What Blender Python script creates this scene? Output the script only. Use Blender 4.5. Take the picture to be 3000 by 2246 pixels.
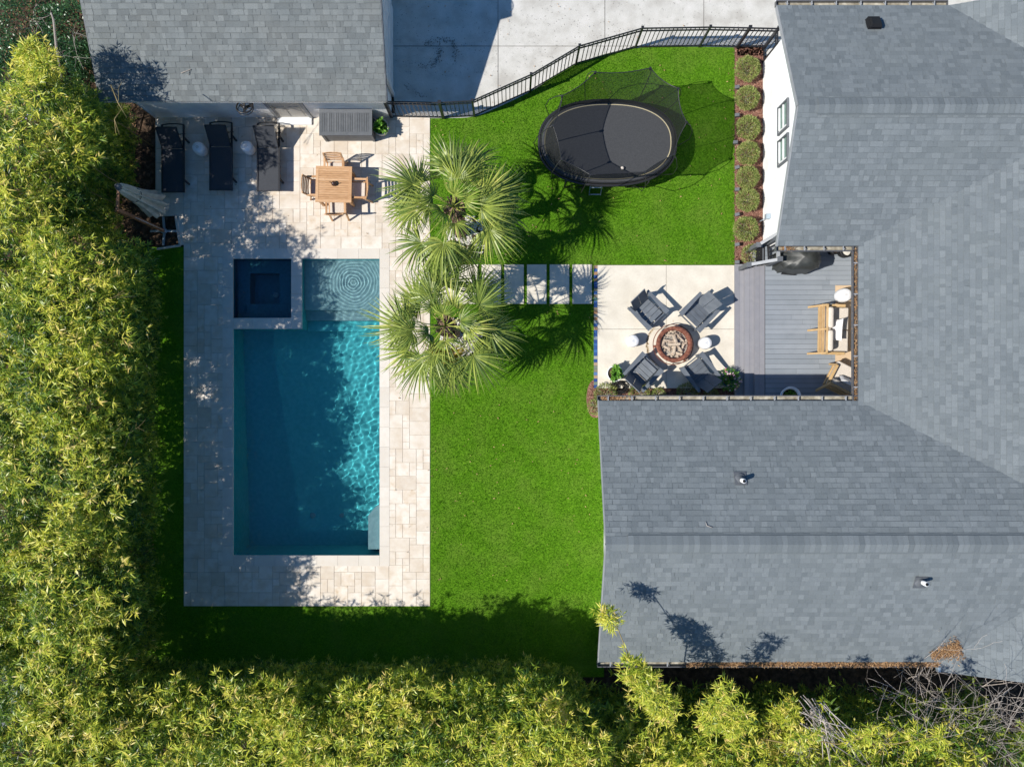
import bpy, bmesh, math, random
import numpy as np
from mathutils import Vector, Matrix
R = random.Random(7)
NR = np.random.RandomState(11)
PI = math.pi
for o in list(bpy.data.objects): bpy.data.objects.remove(o, do_unlink=True)
sc = bpy.context.scene
C = sc.collection

# ---------------------------------------------------------------- camera
H = 22.5                                   # drone height above the terrace
cd = bpy.data.cameras.new('camera'); cam = bpy.data.objects.new('camera', cd); C.objects.link(cam)
cam.location = (0, 0, H); cam.rotation_euler = (0, 0, 0)
cd.sensor_width = 36; cd.lens = 27; cd.clip_start = .1; cd.clip_end = 300
sc.camera = cam
# ---------------------------------------------------------------- sky and sun
SUN_AZ = math.atan2(-.86, -.252)           # direction towards the sun, measured from +Y
SUN_EL = math.radians(48.1)
w = bpy.data.worlds.new('World'); sc.world = w; w.use_nodes = True
nt = w.node_tree; nt.nodes.clear()
sky = nt.nodes.new('ShaderNodeTexSky'); sky.sky_type = 'NISHITA'; sky.sun_disc = False
sky.sun_elevation = SUN_EL; sky.sun_rotation = SUN_AZ % (2*PI)
bg = nt.nodes.new('ShaderNodeBackground'); bg.inputs[1].default_value = .105; sky.ozone_density = 2.5; sky.dust_density = .4
wo = nt.nodes.new('ShaderNodeOutputWorld')
hs_ = nt.nodes.new('ShaderNodeHueSaturation'); hs_.inputs['Saturation'].default_value = 1.35; nt.links.new(sky.outputs[0], hs_.inputs['Color']); nt.links.new(hs_.outputs[0], bg.inputs[0]); nt.links.new(bg.outputs[0], wo.inputs[0])
ld = bpy.data.lights.new('sun', 'SUN'); ld.energy = 5.0; ld.angle = math.radians(.53); ld.color = (1, .955, .88)
sun = bpy.data.objects.new('sun', ld); C.objects.link(sun)
sd = Vector((-.86, -.252, 1)).normalized()
sun.rotation_euler = sd.to_track_quat('Z', 'Y').to_euler(); sun.location = sd*40
sc.view_settings.view_transform = 'Standard'; sc.view_settings.look = 'None'
sc.view_settings.exposure = .22; sc.view_settings.gamma = 1
sc.cycles.use_denoising = True
sc.cycles.max_bounces = 10; sc.cycles.transparent_max_bounces = 24; sc.cycles.transmission_bounces = 8
sc.cycles.sample_clamp_indirect = 6; sc.cycles.sample_clamp_direct = 12
sc.cycles.blur_glossy = .5

def G(px, py, h=0.):
    """photograph pixel (3000 x 2246) of a point at height h -> world X, Y"""
    k = (H-h)/H
    return ((px-1500)/100*k, (1123-py)/100*k)

# ---------------------------------------------------------------- materials
def _n(t, ty, **kw):
    n = t.nodes.new(ty)
    for k, v in kw.items(): setattr(n, k, v)
    return n
def ramp(t, cols):
    r = _n(t, 'ShaderNodeValToRGB'); e = r.color_ramp.elements
    while len(e) < len(cols): e.new(.5)
    for i, (p, c) in enumerate(cols):
        e[i].position = p; e[i].color = (c[0], c[1], c[2], 1)
    return r
def M(name, cols, scale=4, rough=.7, tint=0., metal=0, bump=0, bscale=60, spec=.3, transl=0, mott=0, mscale=.6, mcol=(.5, .5, .5), stretch=None, detail=6, lo=.3, hi=.7):
    """cols: list of (pos, rgb) or one rgb. tint: share of the per-face random value against the noise."""
    m = bpy.data.materials.new(name); m.use_nodes = True; t = m.node_tree; t.nodes.clear()
    out = _n(t, 'ShaderNodeOutputMaterial'); b = _n(t, 'ShaderNodeBsdfPrincipled')
    L = t.links.new
    b.inputs['Roughness'].default_value = rough; b.inputs['Metallic'].default_value = metal
    b.inputs['Specular IOR Level'].default_value = spec
    geo = _n(t, 'ShaderNodeNewGeometry')
    vec = geo.outputs['Position']
    if stretch:
        mp = _n(t, 'ShaderNodeMapping'); mp.inputs['Scale'].default_value = stretch
        tc = _n(t, 'ShaderNodeTexCoord'); L(tc.outputs['Object'], mp.inputs[0]); vec = mp.outputs[0]
    if isinstance(cols, tuple): cols = [(0, tuple(c*.88 for c in cols)), (1, tuple(min(1, c*1.1) for c in cols))]
    no = _n(t, 'ShaderNodeTexNoise'); no.inputs['Scale'].default_value = scale; no.inputs['Detail'].default_value = detail
    L(vec, no.inputs['Vector'])
    mr = _n(t, 'ShaderNodeMapRange'); mr.inputs[1].default_value = lo; mr.inputs[2].default_value = hi
    L(no.outputs[0], mr.inputs[0]); fac = mr.outputs[0]
    if tint:
        at = _n(t, 'ShaderNodeAttribute', attribute_name='tint')
        mx = _n(t, 'ShaderNodeMix'); mx.inputs[0].default_value = tint
        L(fac, mx.inputs[2]); L(at.outputs['Fac'], mx.inputs[3]); fac = mx.outputs[0]
    rp = ramp(t, cols); L(fac, rp.inputs[0]); col = rp.outputs[0]
    if mott:
        n2 = _n(t, 'ShaderNodeTexNoise'); n2.inputs['Scale'].default_value = mscale; n2.inputs['Detail'].default_value = 4
        L(vec, n2.inputs['Vector'])
        m2 = _n(t, 'ShaderNodeMapRange'); m2.inputs[1].default_value = .42; m2.inputs[2].default_value = .72; m2.inputs[4].default_value = mott
        L(n2.outputs[0], m2.inputs[0])
        mc = _n(t, 'ShaderNodeMix', data_type='RGBA', blend_type='MIX'); L(m2.outputs[0], mc.inputs[0])
        L(col, mc.inputs[6]); mc.inputs[7].default_value = (*mcol, 1); col = mc.outputs[2]
    L(col, b.inputs['Base Color'])
    if bump:
        nb = _n(t, 'ShaderNodeTexNoise'); nb.inputs['Scale'].default_value = bscale; nb.inputs['Detail'].default_value = 4
        L(vec, nb.inputs['Vector'])
        bp = _n(t, 'ShaderNodeBump'); bp.inputs['Strength'].default_value = bump; bp.inputs['Distance'].default_value = .01
        L(nb.outputs[0], bp.inputs['Height']); L(bp.outputs[0], b.inputs['Normal'])
    sh = b.outputs[0]
    if transl:
        tr = _n(t, 'ShaderNodeBsdfTranslucent'); L(col, tr.inputs[0])
        ms = _n(t, 'ShaderNodeMixShader'); ms.inputs[0].default_value = transl
        L(sh, ms.inputs[1]); L(tr.outputs[0], ms.inputs[2]); sh = ms.outputs[0]
    L(sh, out.inputs[0])
    return m

m_soil = M('soil', [(0, (.012, .009, .006)), (.5, (.05, .032, .02)), (1, (.11, .07, .045))], scale=9, rough=1, bump=.8, bscale=30)
m_mulch = M('mulch', [(0, (.07, .028, .02)), (.5, (.22, .105, .075)), (1, (.40, .25, .19))], scale=38, rough=1, bump=1, bscale=50)
m_lawn = M('lawn', [(0, (.05, .12, .005)), (.45, (.07, .18, .008)), (1, (.12, .25, .015))], scale=26, rough=1, spec=.05, bump=.6, bscale=90, mott=.45, mscale=1.3, mcol=(.13, .2, .03))
m_blade = M('grass_blade', [(0, (.045, .13, .006)), (.5, (.10, .26, .012)), (.93, (.19, .38, .03)), (1, (.5, .42, .2))], tint=.8, rough=.6, spec=.2, transl=.3)
m_trav = M('travertine', [(0, (.52, .44, .35)), (.3, (.64, .57, .48)), (.7, (.73, .67, .59)), (.84, (.66, .57, .46)), (.92, (.54, .41, .28)), (1, (.44, .32, .22))], scale=6, tint=.62, rough=.55, bump=.15, bscale=40, mott=.75, mscale=3.2, mcol=(.56, .46, .35), lo=.2, hi=.8)
m_coping = M('travertine_coping', [(0, (.58, .53, .46)), (1, (.71, .66, .59))], scale=2.5, tint=.6, rough=.5, mott=.4, mscale=6, mcol=(.6, .52, .43))
m_grout = M('grout', (.54, .48, .40), rough=.9)
m_conc = M('concrete', [(0, (.44, .42, .38)), (.5, (.55, .535, .49)), (1, (.62, .60, .56))], scale=2.2, rough=.85, bump=.2, bscale=120, mott=.4, mscale=60, mcol=(.33, .31, .28), detail=9)
m_conc2 = M('patio_concrete', [(0, (.60, .55, .46)), (1, (.72, .67, .57))], scale=2.5, rough=.8, bump=.15, bscale=90, mott=.22, mscale=22, mcol=(.5, .42, .32))
m_joint = M('joint', (.10, .09, .08), rough=.9)
m_shA = M('house_shingle', [(0, (.055, .062, .066)), (.07, (.120, .138, .147)), (.35, (.152, .172, .181)), (.75, (.19, .212, .221)), (1, (.25, .272, .278))], tint=.55, scale=70, rough=.9, bump=.5, bscale=220, spec=.15, mott=.22, mscale=.9, mcol=(.19, .21, .205))
m_shB = M('garage_shingle', [(0, (.055, .06, .06)), (.07, (.12, .13, .13)), (.35, (.15, .165, .165)), (.75, (.19, .207, .205)), (1, (.25, .265, .26))], tint=.66, scale=70, rough=.9, bump=.5, bscale=220, spec=.15, mott=.22, mscale=.9, mcol=(.22, .215, .19))
m_white = M('white_stucco', (.86, .86, .85), scale=2, rough=.8, bump=.1, bscale=80)
m_trimw = M('white_trim', (.74, .74, .73), rough=.5)
m_trimg = M('grey_trim', (.30, .31, .32), rough=.5)
m_darkm = M('dark_metal', (.022, .022, .024), rough=.4, spec=.5)
m_black = M('black_matte', (.012, .012, .013), rough=.6)
m_gutter = M('gutter_metal', (.10, .10, .105), rough=.4, spec=.5)
m_gutin = M('gutter_inside', [(0, (.16, .14, .10)), (.6, (.36, .33, .26)), (1, (.50, .47, .39))], scale=6, rough=.7)
m_litter = M('leaf_litter', [(0, (.10, .05, .025)), (.5, (.32, .18, .085)), (1, (.58, .38, .2))], tint=.85, scale=5, rough=.9)
m_deck = M('deck_board', [(0, (.205, .23, .255)), (1, (.28, .305, .335))], tint=.6, scale=3, rough=.65, bump=.12, bscale=70)
m_step = M('step_board', [(0, (.215, .215, .235)), (1, (.275, .272, .29))], tint=.6, scale=3, rough=.65, mott=.15, mscale=9, mcol=(.36, .34, .33))
m_navy = M('grey_furniture', [(0, (.105, .12, .14)), (1, (.15, .168, .19))], scale=5, rough=.5, spec=.4)
m_sling = M('dark_sling', [(0, (.035, .038, .045)), (1, (.055, .06, .07))], scale=60, rough=.6, bump=.2, bscale=200)
m_teak = M('teak', [(0, (.36, .19, .085)), (.5, (.52, .30, .15)), (1, (.66, .43, .25))], scale=6, tint=.5, rough=.55, stretch=(1.2, 9, 9))
m_teak2 = M('pale_teak', [(0, (.42, .27, .12)), (1, (.62, .43, .22))], scale=6, tint=.4, rough=.55)
m_brownw = M('brown_wood', (.26, .12, .06), rough=.5)
m_cushion = M('beige_cushion', (.60, .54, .47), scale=30, rough=.95, bump=.2, bscale=160)
m_cushd = M('grey_cushion', (.30, .28, .26), scale=30, rough=.95, bump=.2, bscale=160)
m_wcush = M('white_cushion', (.78, .77, .76), scale=20, rough=.95, bump=.2, bscale=100)
m_ceram = M('white_ceramic', (.82, .82, .82), scale=8, rough=.15, spec=.6)
m_dkgrey = M('grey_painted_wood', [(0, (.08, .088, .098)), (1, (.15, .158, .17))], scale=8, tint=.6, rough=.6)
m_rust = M('rusted_steel', [(0, (.10, .035, .022)), (.5, (.19, .07, .045)), (1, (.30, .13, .08))], scale=14, rough=.85, bump=.4, bscale=120)
m_ash = M('ash', [(0, (.06, .05, .045)), (.5, (.30, .27, .23)), (1, (.55, .5, .44))], scale=30, rough=1, bump=1, bscale=60)
m_log = M('firewood', [(0, (.16, .12, .10)), (.4, (.42, .33, .25)), (1, (.68, .56, .42))], tint=.55, scale=14, rough=.9, bump=.6, bscale=60)
m_stone = M('white_pebble', [(0, (.46, .43, .38)), (1, (.80, .77, .70))], tint=.8, scale=6, rough=.8)
m_rug = M('jute_rug', [(0, (.50, .37, .24)), (1, (.62, .47, .32))], scale=60, rough=1, bump=.4, bscale=150)
m_cover = M('black_cover', [(0, (.022, .024, .022)), (1, (.045, .048, .044))], scale=8, rough=.45, spec=.4)
m_mat = M('jump_mat', [(0, (.042, .044, .048)), (1, (.06, .063, .068))], scale=40, rough=.7)
m_tan = M('tan_webbing', (.46, .40, .25), rough=.8)
m_canvas = M('cream_canvas', [(0, (.36, .35, .29)), (1, (.55, .54, .47))], scale=5, rough=.9)
m_galv = M('galvanised', (.38, .46, .52), rough=.4, metal=.4)
m_blue = M('blue_glaze', (.02, .05, .22), rough=.2, spec=.6)
m_pot = M('pale_pot', (.50, .47, .42), rough=.8, scale=8)
m_petal = M('petals', [(0, (.55, .08, .2)), (.35, (.75, .35, .5)), (.7, (.8, .7, .7)), (1, (.8, .6, .15))], tint=1, rough=.7)
m_bam = M('bamboo_leaf', [(0, (.015, .055, .01)), (.25, (.06, .15, .02)), (.46, (.25, .37, .03)), (.70, (.60, .63, .06)), (.92, (.90, .79, .15)), (1, (.85, .60, .24))], tint=.93, scale=2, rough=.4, spec=.5, transl=.35)
m_cane = M('bamboo_cane', [(0, (.16, .13, .05)), (1, (.36, .27, .12))], tint=.8, rough=.5)
m_dead = M('bare_twig', [(0, (.27, .23, .20)), (1, (.58, .51, .45))], tint=.8, rough=.9)
m_ivy = M('broad_leaf', [(0, (.02, .06, .02)), (.5, (.05, .14, .05)), (.9, (.13, .24, .08)), (1, (.42, .42, .08))], tint=.9, rough=.3, spec=.6, transl=.2)
m_bush = M('bush_leaf', [(0, (.045, .085, .02)), (.4, (.13, .20, .045)), (.75, (.36, .40, .12)), (1, (.58, .54, .26))], tint=.92, rough=.5, transl=.25)
m_fresh = M('bright_leaf', [(0, (.06, .18, .02)), (.6, (.15, .36, .04)), (1, (.30, .50, .08))], tint=.9, rough=.4, transl=.3)
m_palm = M('palm_leaf', [(0, (.03, .07, .01)), (.35, (.13, .20, .035)), (.7, (.40, .46, .085)), (.93, (.66, .64, .17)), (1, (.66, .55, .13))], tint=.9, rough=.4, spec=.45, transl=.25)
m_palmd = M('palm_leaf_yellow', [(0, (.10, .14, .03)), (.5, (.28, .30, .07)), (1, (.58, .42, .06))], tint=.9, rough=.5, transl=.3)
m_trunk = M('palm_trunk', [(0, (.08, .05, .035)), (1, (.30, .20, .13))], scale=20, rough=1, bump=1, bscale=30)
m_plaster2 = M('pale_pool_plaster', [(0, (.26, .34, .36)), (1, (.34, .42, .44))], scale=9, rough=.9)
m_plaster3 = M('dark_spa_tile', [(0, (.015, .15, .20)), (1, (.03, .20, .26))], scale=12, rough=.6)
m_plaster = M('pool_plaster', [(0, (.075, .41, .45)), (1, (.115, .50, .54))], scale=9, rough=.9, mott=.2, mscale=1.2, mcol=(.06, .37, .42))
m_mosaic = M('mosaic_tile', [(0, (.03, .06, .22)), (.45, (.06, .15, .36)), (.62, (.35, .36, .33)), (.82, (.40, .20, .08)), (1, (.06, .2, .2))], tint=.95, rough=.2, spec=.6)
m_tarmac = M('tarmac', (.16, .17, .175), rough=.95, scale=20)

def net_mat(name, col, fac):
    m = bpy.data.materials.new(name); m.use_nodes = True; t = m.node_tree; t.nodes.clear()
    o = _n(t, 'ShaderNodeOutputMaterial'); d = _n(t, 'ShaderNodeBsdfDiffuse'); d.inputs[0].default_value = (*col, 1)
    tr = _n(t, 'ShaderNodeBsdfTransparent'); x = _n(t, 'ShaderNodeMixShader'); x.inputs[0].default_value = fac
    t.links.new(tr.outputs[0], x.inputs[1]); t.links.new(d.outputs[0], x.inputs[2]); t.links.new(x.outputs[0], o.inputs[0])
    return m
m_net = net_mat('safety_net', (.03, .032, .03), .6)
def glass_mat():
    m = bpy.data.materials.new('window_glass'); m.use_nodes = True; b = m.node_tree.nodes['Principled BSDF']
    b.inputs['Base Color'].default_value = (.16, .25, .22, 1); b.inputs['Roughness'].default_value = .05
    b.inputs['Specular IOR Level'].default_value = .8
    return m
m_glass = glass_mat()

# ---------------------------------------------------------------- mesh tools
class MB:
    def __init__(s): s.v = []; s.f = []; s.t = []; s.mi = []; s.smooth = []
    def add(s, vs, fs, tint=None, mi=0, sm=False):
        n = len(s.v); s.v += [tuple(p) for p in vs]
        tv = R.random() if tint is None else tint
        for f in fs:
            s.f.append([n+i for i in f]); s.t.append(tv); s.mi.append(mi); s.smooth.append(sm)
        return s
    def box(s, c, d, rz=0, rot=None, tint=None, mi=0, taper=1):
        x, y, z = d[0]/2, d[1]/2, d[2]/2
        m = rot if rot is not None else Matrix.Rotation(rz, 3, 'Z')
        vs = []
        for sz in (-1, 1):
            k = taper if sz > 0 else 1
            for sx, sy in ((-1, -1), (1, -1), (1, 1), (-1, 1)):
                vs.append(Vector(c) + m @ Vector((sx*x*k, sy*y*k, sz*z)))
        return s.add(vs, [(3, 2, 1, 0), (4, 5, 6, 7), (0, 1, 5, 4), (1, 2, 6, 5), (2, 3, 7, 6), (3, 0, 4, 7)], tint, mi)
    def beam(s, a, b, w, t, up=(0, 0, 1), tint=None, mi=0):
        """box from a to b, width w sideways, thickness t along up"""
        a, b = Vector(a), Vector(b); d = b-a; L = d.length; d.normalize(); u = Vector(up)
        if abs(d.dot(u)) > .98: u = Vector((0, 1, 0))
        x = d.cross(u).normalized(); z = x.cross(d)
        m = Matrix((x, d, z)).transposed()
        return s.box((a+b)/2, (w, L, t), rot=m, tint=tint, mi=mi)
    def rect(s, x0, y0, x1, y1, z, tint=None, mi=0):
        return s.add([(x0, y0, z), (x1, y0, z), (x1, y1, z), (x0, y1, z)], [(0, 1, 2, 3)], tint, mi)
    def tube(s, pts, r, n=6, tint=None, mi=0, closed=False):
        pts = [Vector(p) for p in pts]; N = len(pts); rs = r if isinstance(r, (list, tuple)) else [r]*N
        vs = []; fs = []; pu = None
        for i, p in enumerate(pts):
            a = pts[(i-1) % N] if (i > 0 or closed) else p; b = pts[(i+1) % N] if (i < N-1 or closed) else p
            d = (b-a).normalized()
            if pu is None: pu = Vector((0, 0, 1)) if abs(d.z) < .9 else Vector((1, 0, 0))
            x = d.cross(pu).normalized(); u = x.cross(d).normalized(); pu = u
            for k in range(n):
                q = 2*PI*k/n; vs.append(p + (x*math.cos(q)+u*math.sin(q))*rs[i])
        for i in range(N if closed else N-1):
            for k in range(n):
                j = (i+1) % N
                fs.append((i*n+k, i*n+(k+1) % n, j*n+(k+1) % n, j*n+k))
        if not closed: fs.append(tuple(range(n))[::-1]); fs.append(tuple((N-1)*n+k for k in range(n)))
        return s.add(vs, fs, tint, mi, True)
    def lathe(s, prof, c=(0, 0, 0), n=28, tint=None, mi=0, wob=None):
        vs = []; fs = []
        for (r, z) in prof:
            for k in range(n):
                q = 2*PI*k/n; rr = r*(wob(q, z) if wob else 1)
                vs.append((c[0]+rr*math.cos(q), c[1]+rr*math.sin(q), c[2]+z))
        for i in range(len(prof)-1):
            for k in range(n): fs.append((i*n+k, i*n+(k+1) % n, (i+1)*n+(k+1) % n, (i+1)*n+k))
        return s.add(vs, fs, tint, mi, True)
    def prism(s, poly, axis, a, b, tint=None, mi=0):
        """extrude polygon (list of 2D) along axis 'x','y' or 'z' from a to b"""
        def P(p, q): return {'x': (q, p[0], p[1]), 'y': (p[0], q, p[1]), 'z': (p[0], p[1], q)}[axis]
        n = len(poly); vs = [P(p, a) for p in poly]+[P(p, b) for p in poly]
        fs = [tuple(range(n))[::-1], tuple(range(n, 2*n))]+[(i, (i+1) % n, n+(i+1) % n, n+i) for i in range(n)]
        return s.add(vs, fs, tint, mi)
    def build(s, name, mat, parent=None, loc=None):
        me = bpy.data.meshes.new(name); me.from_pydata(s.v, [], s.f); me.update()
        for m in (mat if isinstance(mat, (list, tuple)) else [mat]): me.materials.append(m)
        a = me.attributes.new('tint', 'FLOAT', 'FACE'); a.data.foreach_set('value', s.t)
        me.polygons.foreach_set('material_index', s.mi); me.polygons.foreach_set('use_smooth', s.smooth)
        bm = bmesh.new(); bm.from_mesh(me); bmesh.ops.recalc_face_normals(bm, faces=bm.faces); bm.to_mesh(me); bm.free()
        o = bpy.data.objects.new(name, me); C.objects.link(o)
        if parent: o.parent = parent
        if loc: o.location = loc
        return o

def tag(o, label=None, cat=None, group=None, kind=None):
    if label: o['label'] = label
    if cat: o['category'] = cat
    if group: o['group'] = group
    if kind: o['kind'] = kind
    return o
def thing(name, label, cat, loc=(0, 0, 0), rz=0, group=None):
    o = bpy.data.objects.new(name, None); C.objects.link(o); o.location = loc; o.rotation_euler = (0, 0, rz)
    o.empty_display_size = .1
    return tag(o, label, cat, group)
def struct(o): o['kind'] = 'structure'; return o
def stuff(o, label, cat, group=None): return tag(o, label, cat, group, 'stuff')
def kids(o): return [c for c in bpy.data.objects if c.parent == o]
_kc = {}
def dup(root, loc, rz=0, label=None, scale=None):
    if root.name not in _kc: _kc[root.name] = [(k, kids(k)) for k in kids(root)]
    r = root.copy(); C.objects.link(r); r.location = loc; r.rotation_euler = (0, 0, rz)
    if scale: r.scale = scale
    if label: r['label'] = label
    for k, gk in _kc[root.name]:
        c = k.copy(); C.objects.link(c); c.parent = r
        for g in gk:
            d = g.copy(); C.objects.link(d); d.parent = c
    return r

def unit(a): return a/np.maximum(np.linalg.norm(a, axis=1, keepdims=True), 1e-9)
def leaf_object(name, base, d, L, W, tint, mat, parent=None, fold=0., drop=.1, flat=0.):
    """one diamond leaf per row of base/d"""
    n = len(base); d = unit(d)
    r = unit(NR.normal(size=(n, 3)))+np.array([0, 0, flat]); s = unit(np.cross(d, r))
    L = np.broadcast_to(L, (n,))[:, None]; W = np.broadcast_to(W, (n,))[:, None]
    mid = base+d*L*.42; tip = base+d*L; tip[:, 2] -= (L[:, 0]*drop)
    v = np.stack([base, mid-s*W/2, tip, mid+s*W/2], 1).reshape(-1, 3)
    me = bpy.data.meshes.new(name)
    me.vertices.add(4*n); me.vertices.foreach_set('co', v.astype(np.float32).ravel())
    me.loops.add(4*n); me.loops.foreach_set('vertex_index', np.arange(4*n, dtype=np.int32))
    me.polygons.add(n); me.polygons.foreach_set('loop_start', np.arange(0, 4*n, 4, dtype=np.int32))
    me.update(calc_edges=True)
    a = me.attributes.new('tint', 'FLOAT', 'FACE'); a.data.foreach_set('value', np.clip(tint, 0, 1).astype(np.float32))
    me.materials.append(mat)
    o = bpy.data.objects.new(name, me); C.objects.link(o)
    if parent: o.parent = parent
    return o
# ================================================================ THE SETTING
PX0, PX1, PY0, PY1 = -8.17, -3.88, -5.03, 3.65            # pool opening
b = MB()
for r_ in ((-60, -60, PX0, 60), (PX1, -60, 60, 60), (PX0, -60, PX1, PY0), (PX0, PY1, PX1, 60)): b.rect(*r_, -.05)
struct(b.build('ground', m_soil))

fence_px = [(1145, 342), (1222, 345), (1301, 346), (1390, 340.6), (1470, 309), (1553, 268), (1620, 227), (1687, 188.4), (1770, 159), (1861, 140.5), (1955, 137), (2052, 137), (2159, 139)]
curve = [G(*p) for p in fence_px]
def smooth(pts, k=4):
    out = []
    for i in range(len(pts)-1):
        p0 = pts[max(i-1, 0)]; p1 = pts[i]; p2 = pts[i+1]; p3 = pts[min(i+2, len(pts)-1)]
        for j in range(k):
            t = j/k
            out.append(tuple(.5*((2*p1[a])+(-p0[a]+p2[a])*t+(2*p0[a]-5*p1[a]+4*p2[a]-p3[a])*t*t+(-p0[a]+3*p1[a]-3*p2[a]+p3[a])*t**3) for a in (0, 1)))
    return out+[pts[-1]]
cs = smooth(curve)
def cy(x):
    for (a, b_) in zip(cs, cs[1:]):
        if a[0] <= x <= b_[0]: return a[1]+(b_[1]-a[1])*(x-a[0])/max(b_[0]-a[0], 1e-6)
    return cs[-1][1]
XL = -2.40                                                    # paving / lawn edge
b = MB(); xs = [XL]+[p[0] for p in cs if XL < p[0] < 6.53]+[6.53]
for a, c in zip(xs, xs[1:]):
    b.add([(a, 3.47, -.02), (c, 3.47, -.02), (c, cy(c), -.02), (a, cy(a), -.02)], [(0, 1, 2, 3)], .5)
b.rect(XL, -8.6, 2.7, 3.47, -.02, .5); b.rect(-11, -8.6, -9.62, 4.0, -.02, .5); b.rect(-9.62, -8.6, XL, -6.52, -.02, .5)
struct(b.build('lawn', m_lawn))
b = MB(); xs = [-3.6]+[p[0] for p in cs if -3.53 < p[0] < 6.6]+[6.6]
for a, c in zip(xs, xs[1:]): b.add([(a, cy(a), -.012), (c, cy(c), -.012), (c, 16, -.012), (a, 16, -.012)], [(0, 1, 2, 3)], .5)
b.rect(6.6, 9.6, 18, 16, -.012, .5)
for x in (-.41, 2.72, 5.62):
    if x > 5: b.rect(x-.007, 9.86, x+.007, 15, -.007, mi=1)
    else: b.rect(x-.007, cy(x), x+.007, 15, -.007, mi=1)
b.rect(-3.5, 9.87, 5.613, 9.884, -.0065, mi=1)
struct(b.build('driveway', [m_conc, m_joint]))
n = 1500; P = [(R.uniform(-3.4, 7), R.uniform(9.0, 12)) for _ in range(n)]; S_ = [R.uniform(.006, .022) for _ in range(n)]
for (pts_, k_) in ((((1240, 128), (1290, 118), (1325, 118), (1337, 150), (1335, 180)), 150), (((1288, 140), (1288, 165), (1270, 190), (1230, 195)), 110), (((1190, 250), (1215, 268), (1240, 285)), 40)):
    q_ = [G(*p) for p in pts_]
    for _ in range(k_):
        i = R.randrange(len(q_)-1); t_ = R.random(); P.append((q_[i][0]+(q_[i+1][0]-q_[i][0])*t_+R.gauss(0, .05), q_[i][1]+(q_[i+1][1]-q_[i][1])*t_+R.gauss(0, .05))); S_.append(R.uniform(.01, .032))
b = MB()
for (x, y), s in zip(P, S_):
    if y < cy(x)+.05: continue
    q = R.uniform(0, PI); c_, d_ = math.cos(q)*s, math.sin(q)*s; b.add([(x+c_, y+d_, -.005), (x-d_*.5, y+c_*.5, -.005), (x-c_, y-d_, -.005), (x+d_*.5, y-c_*.5, -.005)], [(0, 1, 2, 3)])
stuff(b.build('dirt_specks', M('dirt', (.24, .23, .21), rough=1)), 'small dark specks and scuff marks on the pale driveway', 'dirt')

# grass blades ---------------------------------------------------------------
def grass_pts(x0, y0, x1, y1, dens):
    n = int((x1-x0)*(y1-y0)*dens); return np.stack([NR.uniform(x0, x1, n), NR.uniform(y0, y1, n)], 1)
P = np.concatenate([grass_pts(XL+.02, -8.2, 2.66, 3.45, 1150), grass_pts(XL+.02, 3.47, 6.51, 10, 1150), grass_pts(-10.6, -8.2, -9.64, 3.9, 500), grass_pts(-9.62, -8.2, XL, -6.54, 700)])
cyv = np.interp(P[:, 0], [p[0] for p in cs], [p[1] for p in cs])
slabx = [(-2.22+.665*i, -1.65+.665*i) for i in range(7)]
ok = (P[:, 1] < cyv-.03)
for a, c in slabx: ok &= ~((P[:, 0] > a-.01) & (P[:, 0] < c+.01) & (P[:, 1] > 2.33) & (P[:, 1] < 3.49))
ok &= ~((P[:, 0] > 2.36) & (P[:, 1] < 3.47) & (P[:, 1] > -.1))
P = P[ok]; n = len(P)
base = np.concatenate([P, np.full((n, 1), -.02)], 1)
pat = .5+.28*np.sin(P[:, 0]*2.3+1.7*np.sin(P[:, 1]*1.9))*np.sin(P[:, 1]*2.7+.8*np.sin(P[:, 0]*3.1))
tint = .43+.24*(pat-.5)+.05*np.sin(P[:, 1]*17+np.sin(P[:, 0]))+NR.normal(0, .085, n); tint[NR.rand(n) < .004] = 1
tint = np.where(P[:, 1] > 6, tint+.05, tint); tint = np.minimum(tint, np.where(NR.rand(n) < .006, 1, .88))
d = np.concatenate([NR.normal(0, .75, (n, 2)), np.full((n, 1), 1.)], 1)
g = leaf_object('grass', base, d, NR.uniform(.035, .06, n), .014, tint, m_blade, drop=.0)
stuff(g, 'short green grass of the lawn and turf strips', 'grass')

# travertine paving -------------------------------------------------------------
md = .2005; gx0, gy0 = -9.62, -6.52; NXc, NYc = 36, 72
def tile_field(b, x0, y0, nx, ny, skip, z=0.):
    occ = [[False]*nx for _ in range(ny)]
    for j in range(ny):
        for i in range(nx):
            if occ[j][i]: continue
            if skip(x0+(i+.5)*md, y0+(j+.5)*md): occ[j][i] = True; continue
            ops = [(3, 2), (2, 3), (2, 2), (2, 2), (2, 1), (1, 2), (1, 1), (3, 2), (2, 2)]; R.shuffle(ops); ops.append((1, 1))
            for (w_, h_) in ops:
                if i+w_ > nx or j+h_ > ny: continue
                if any(occ[jj][ii] or skip(x0+(ii+.5)*md, y0+(jj+.5)*md) for jj in range(j, j+h_) for ii in range(i, i+w_)): continue
                for jj in range(j, j+h_):
                    for ii in range(i, i+w_): occ[jj][ii] = True
                t = R.random(); t = t*.82 if R.random() > .22 else .82+.18*R.random()
                X, Y = x0+i*md, y0+j*md; e = .0035; k = .004
                zz = z+R.uniform(-.001, .001)
                vs = [(X+e, Y+e, zz-.012), (X+w_*md-e, Y+e, zz-.012), (X+w_*md-e, Y+h_*md-e, zz-.012), (X+e, Y+h_*md-e, zz-.012)]
                vs += [(X+e+k, Y+e+k, zz), (X+w_*md-e-k, Y+e+k, zz), (X+w_*md-e-k, Y+h_*md-e-k, zz), (X+e+k, Y+h_*md-e-k, zz)]
                b.add(vs, [(4, 5, 6, 7), (0, 1, 5, 4), (1, 2, 6, 5), (2, 3, 7, 6), (3, 0, 4, 7)], t)
                break
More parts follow.
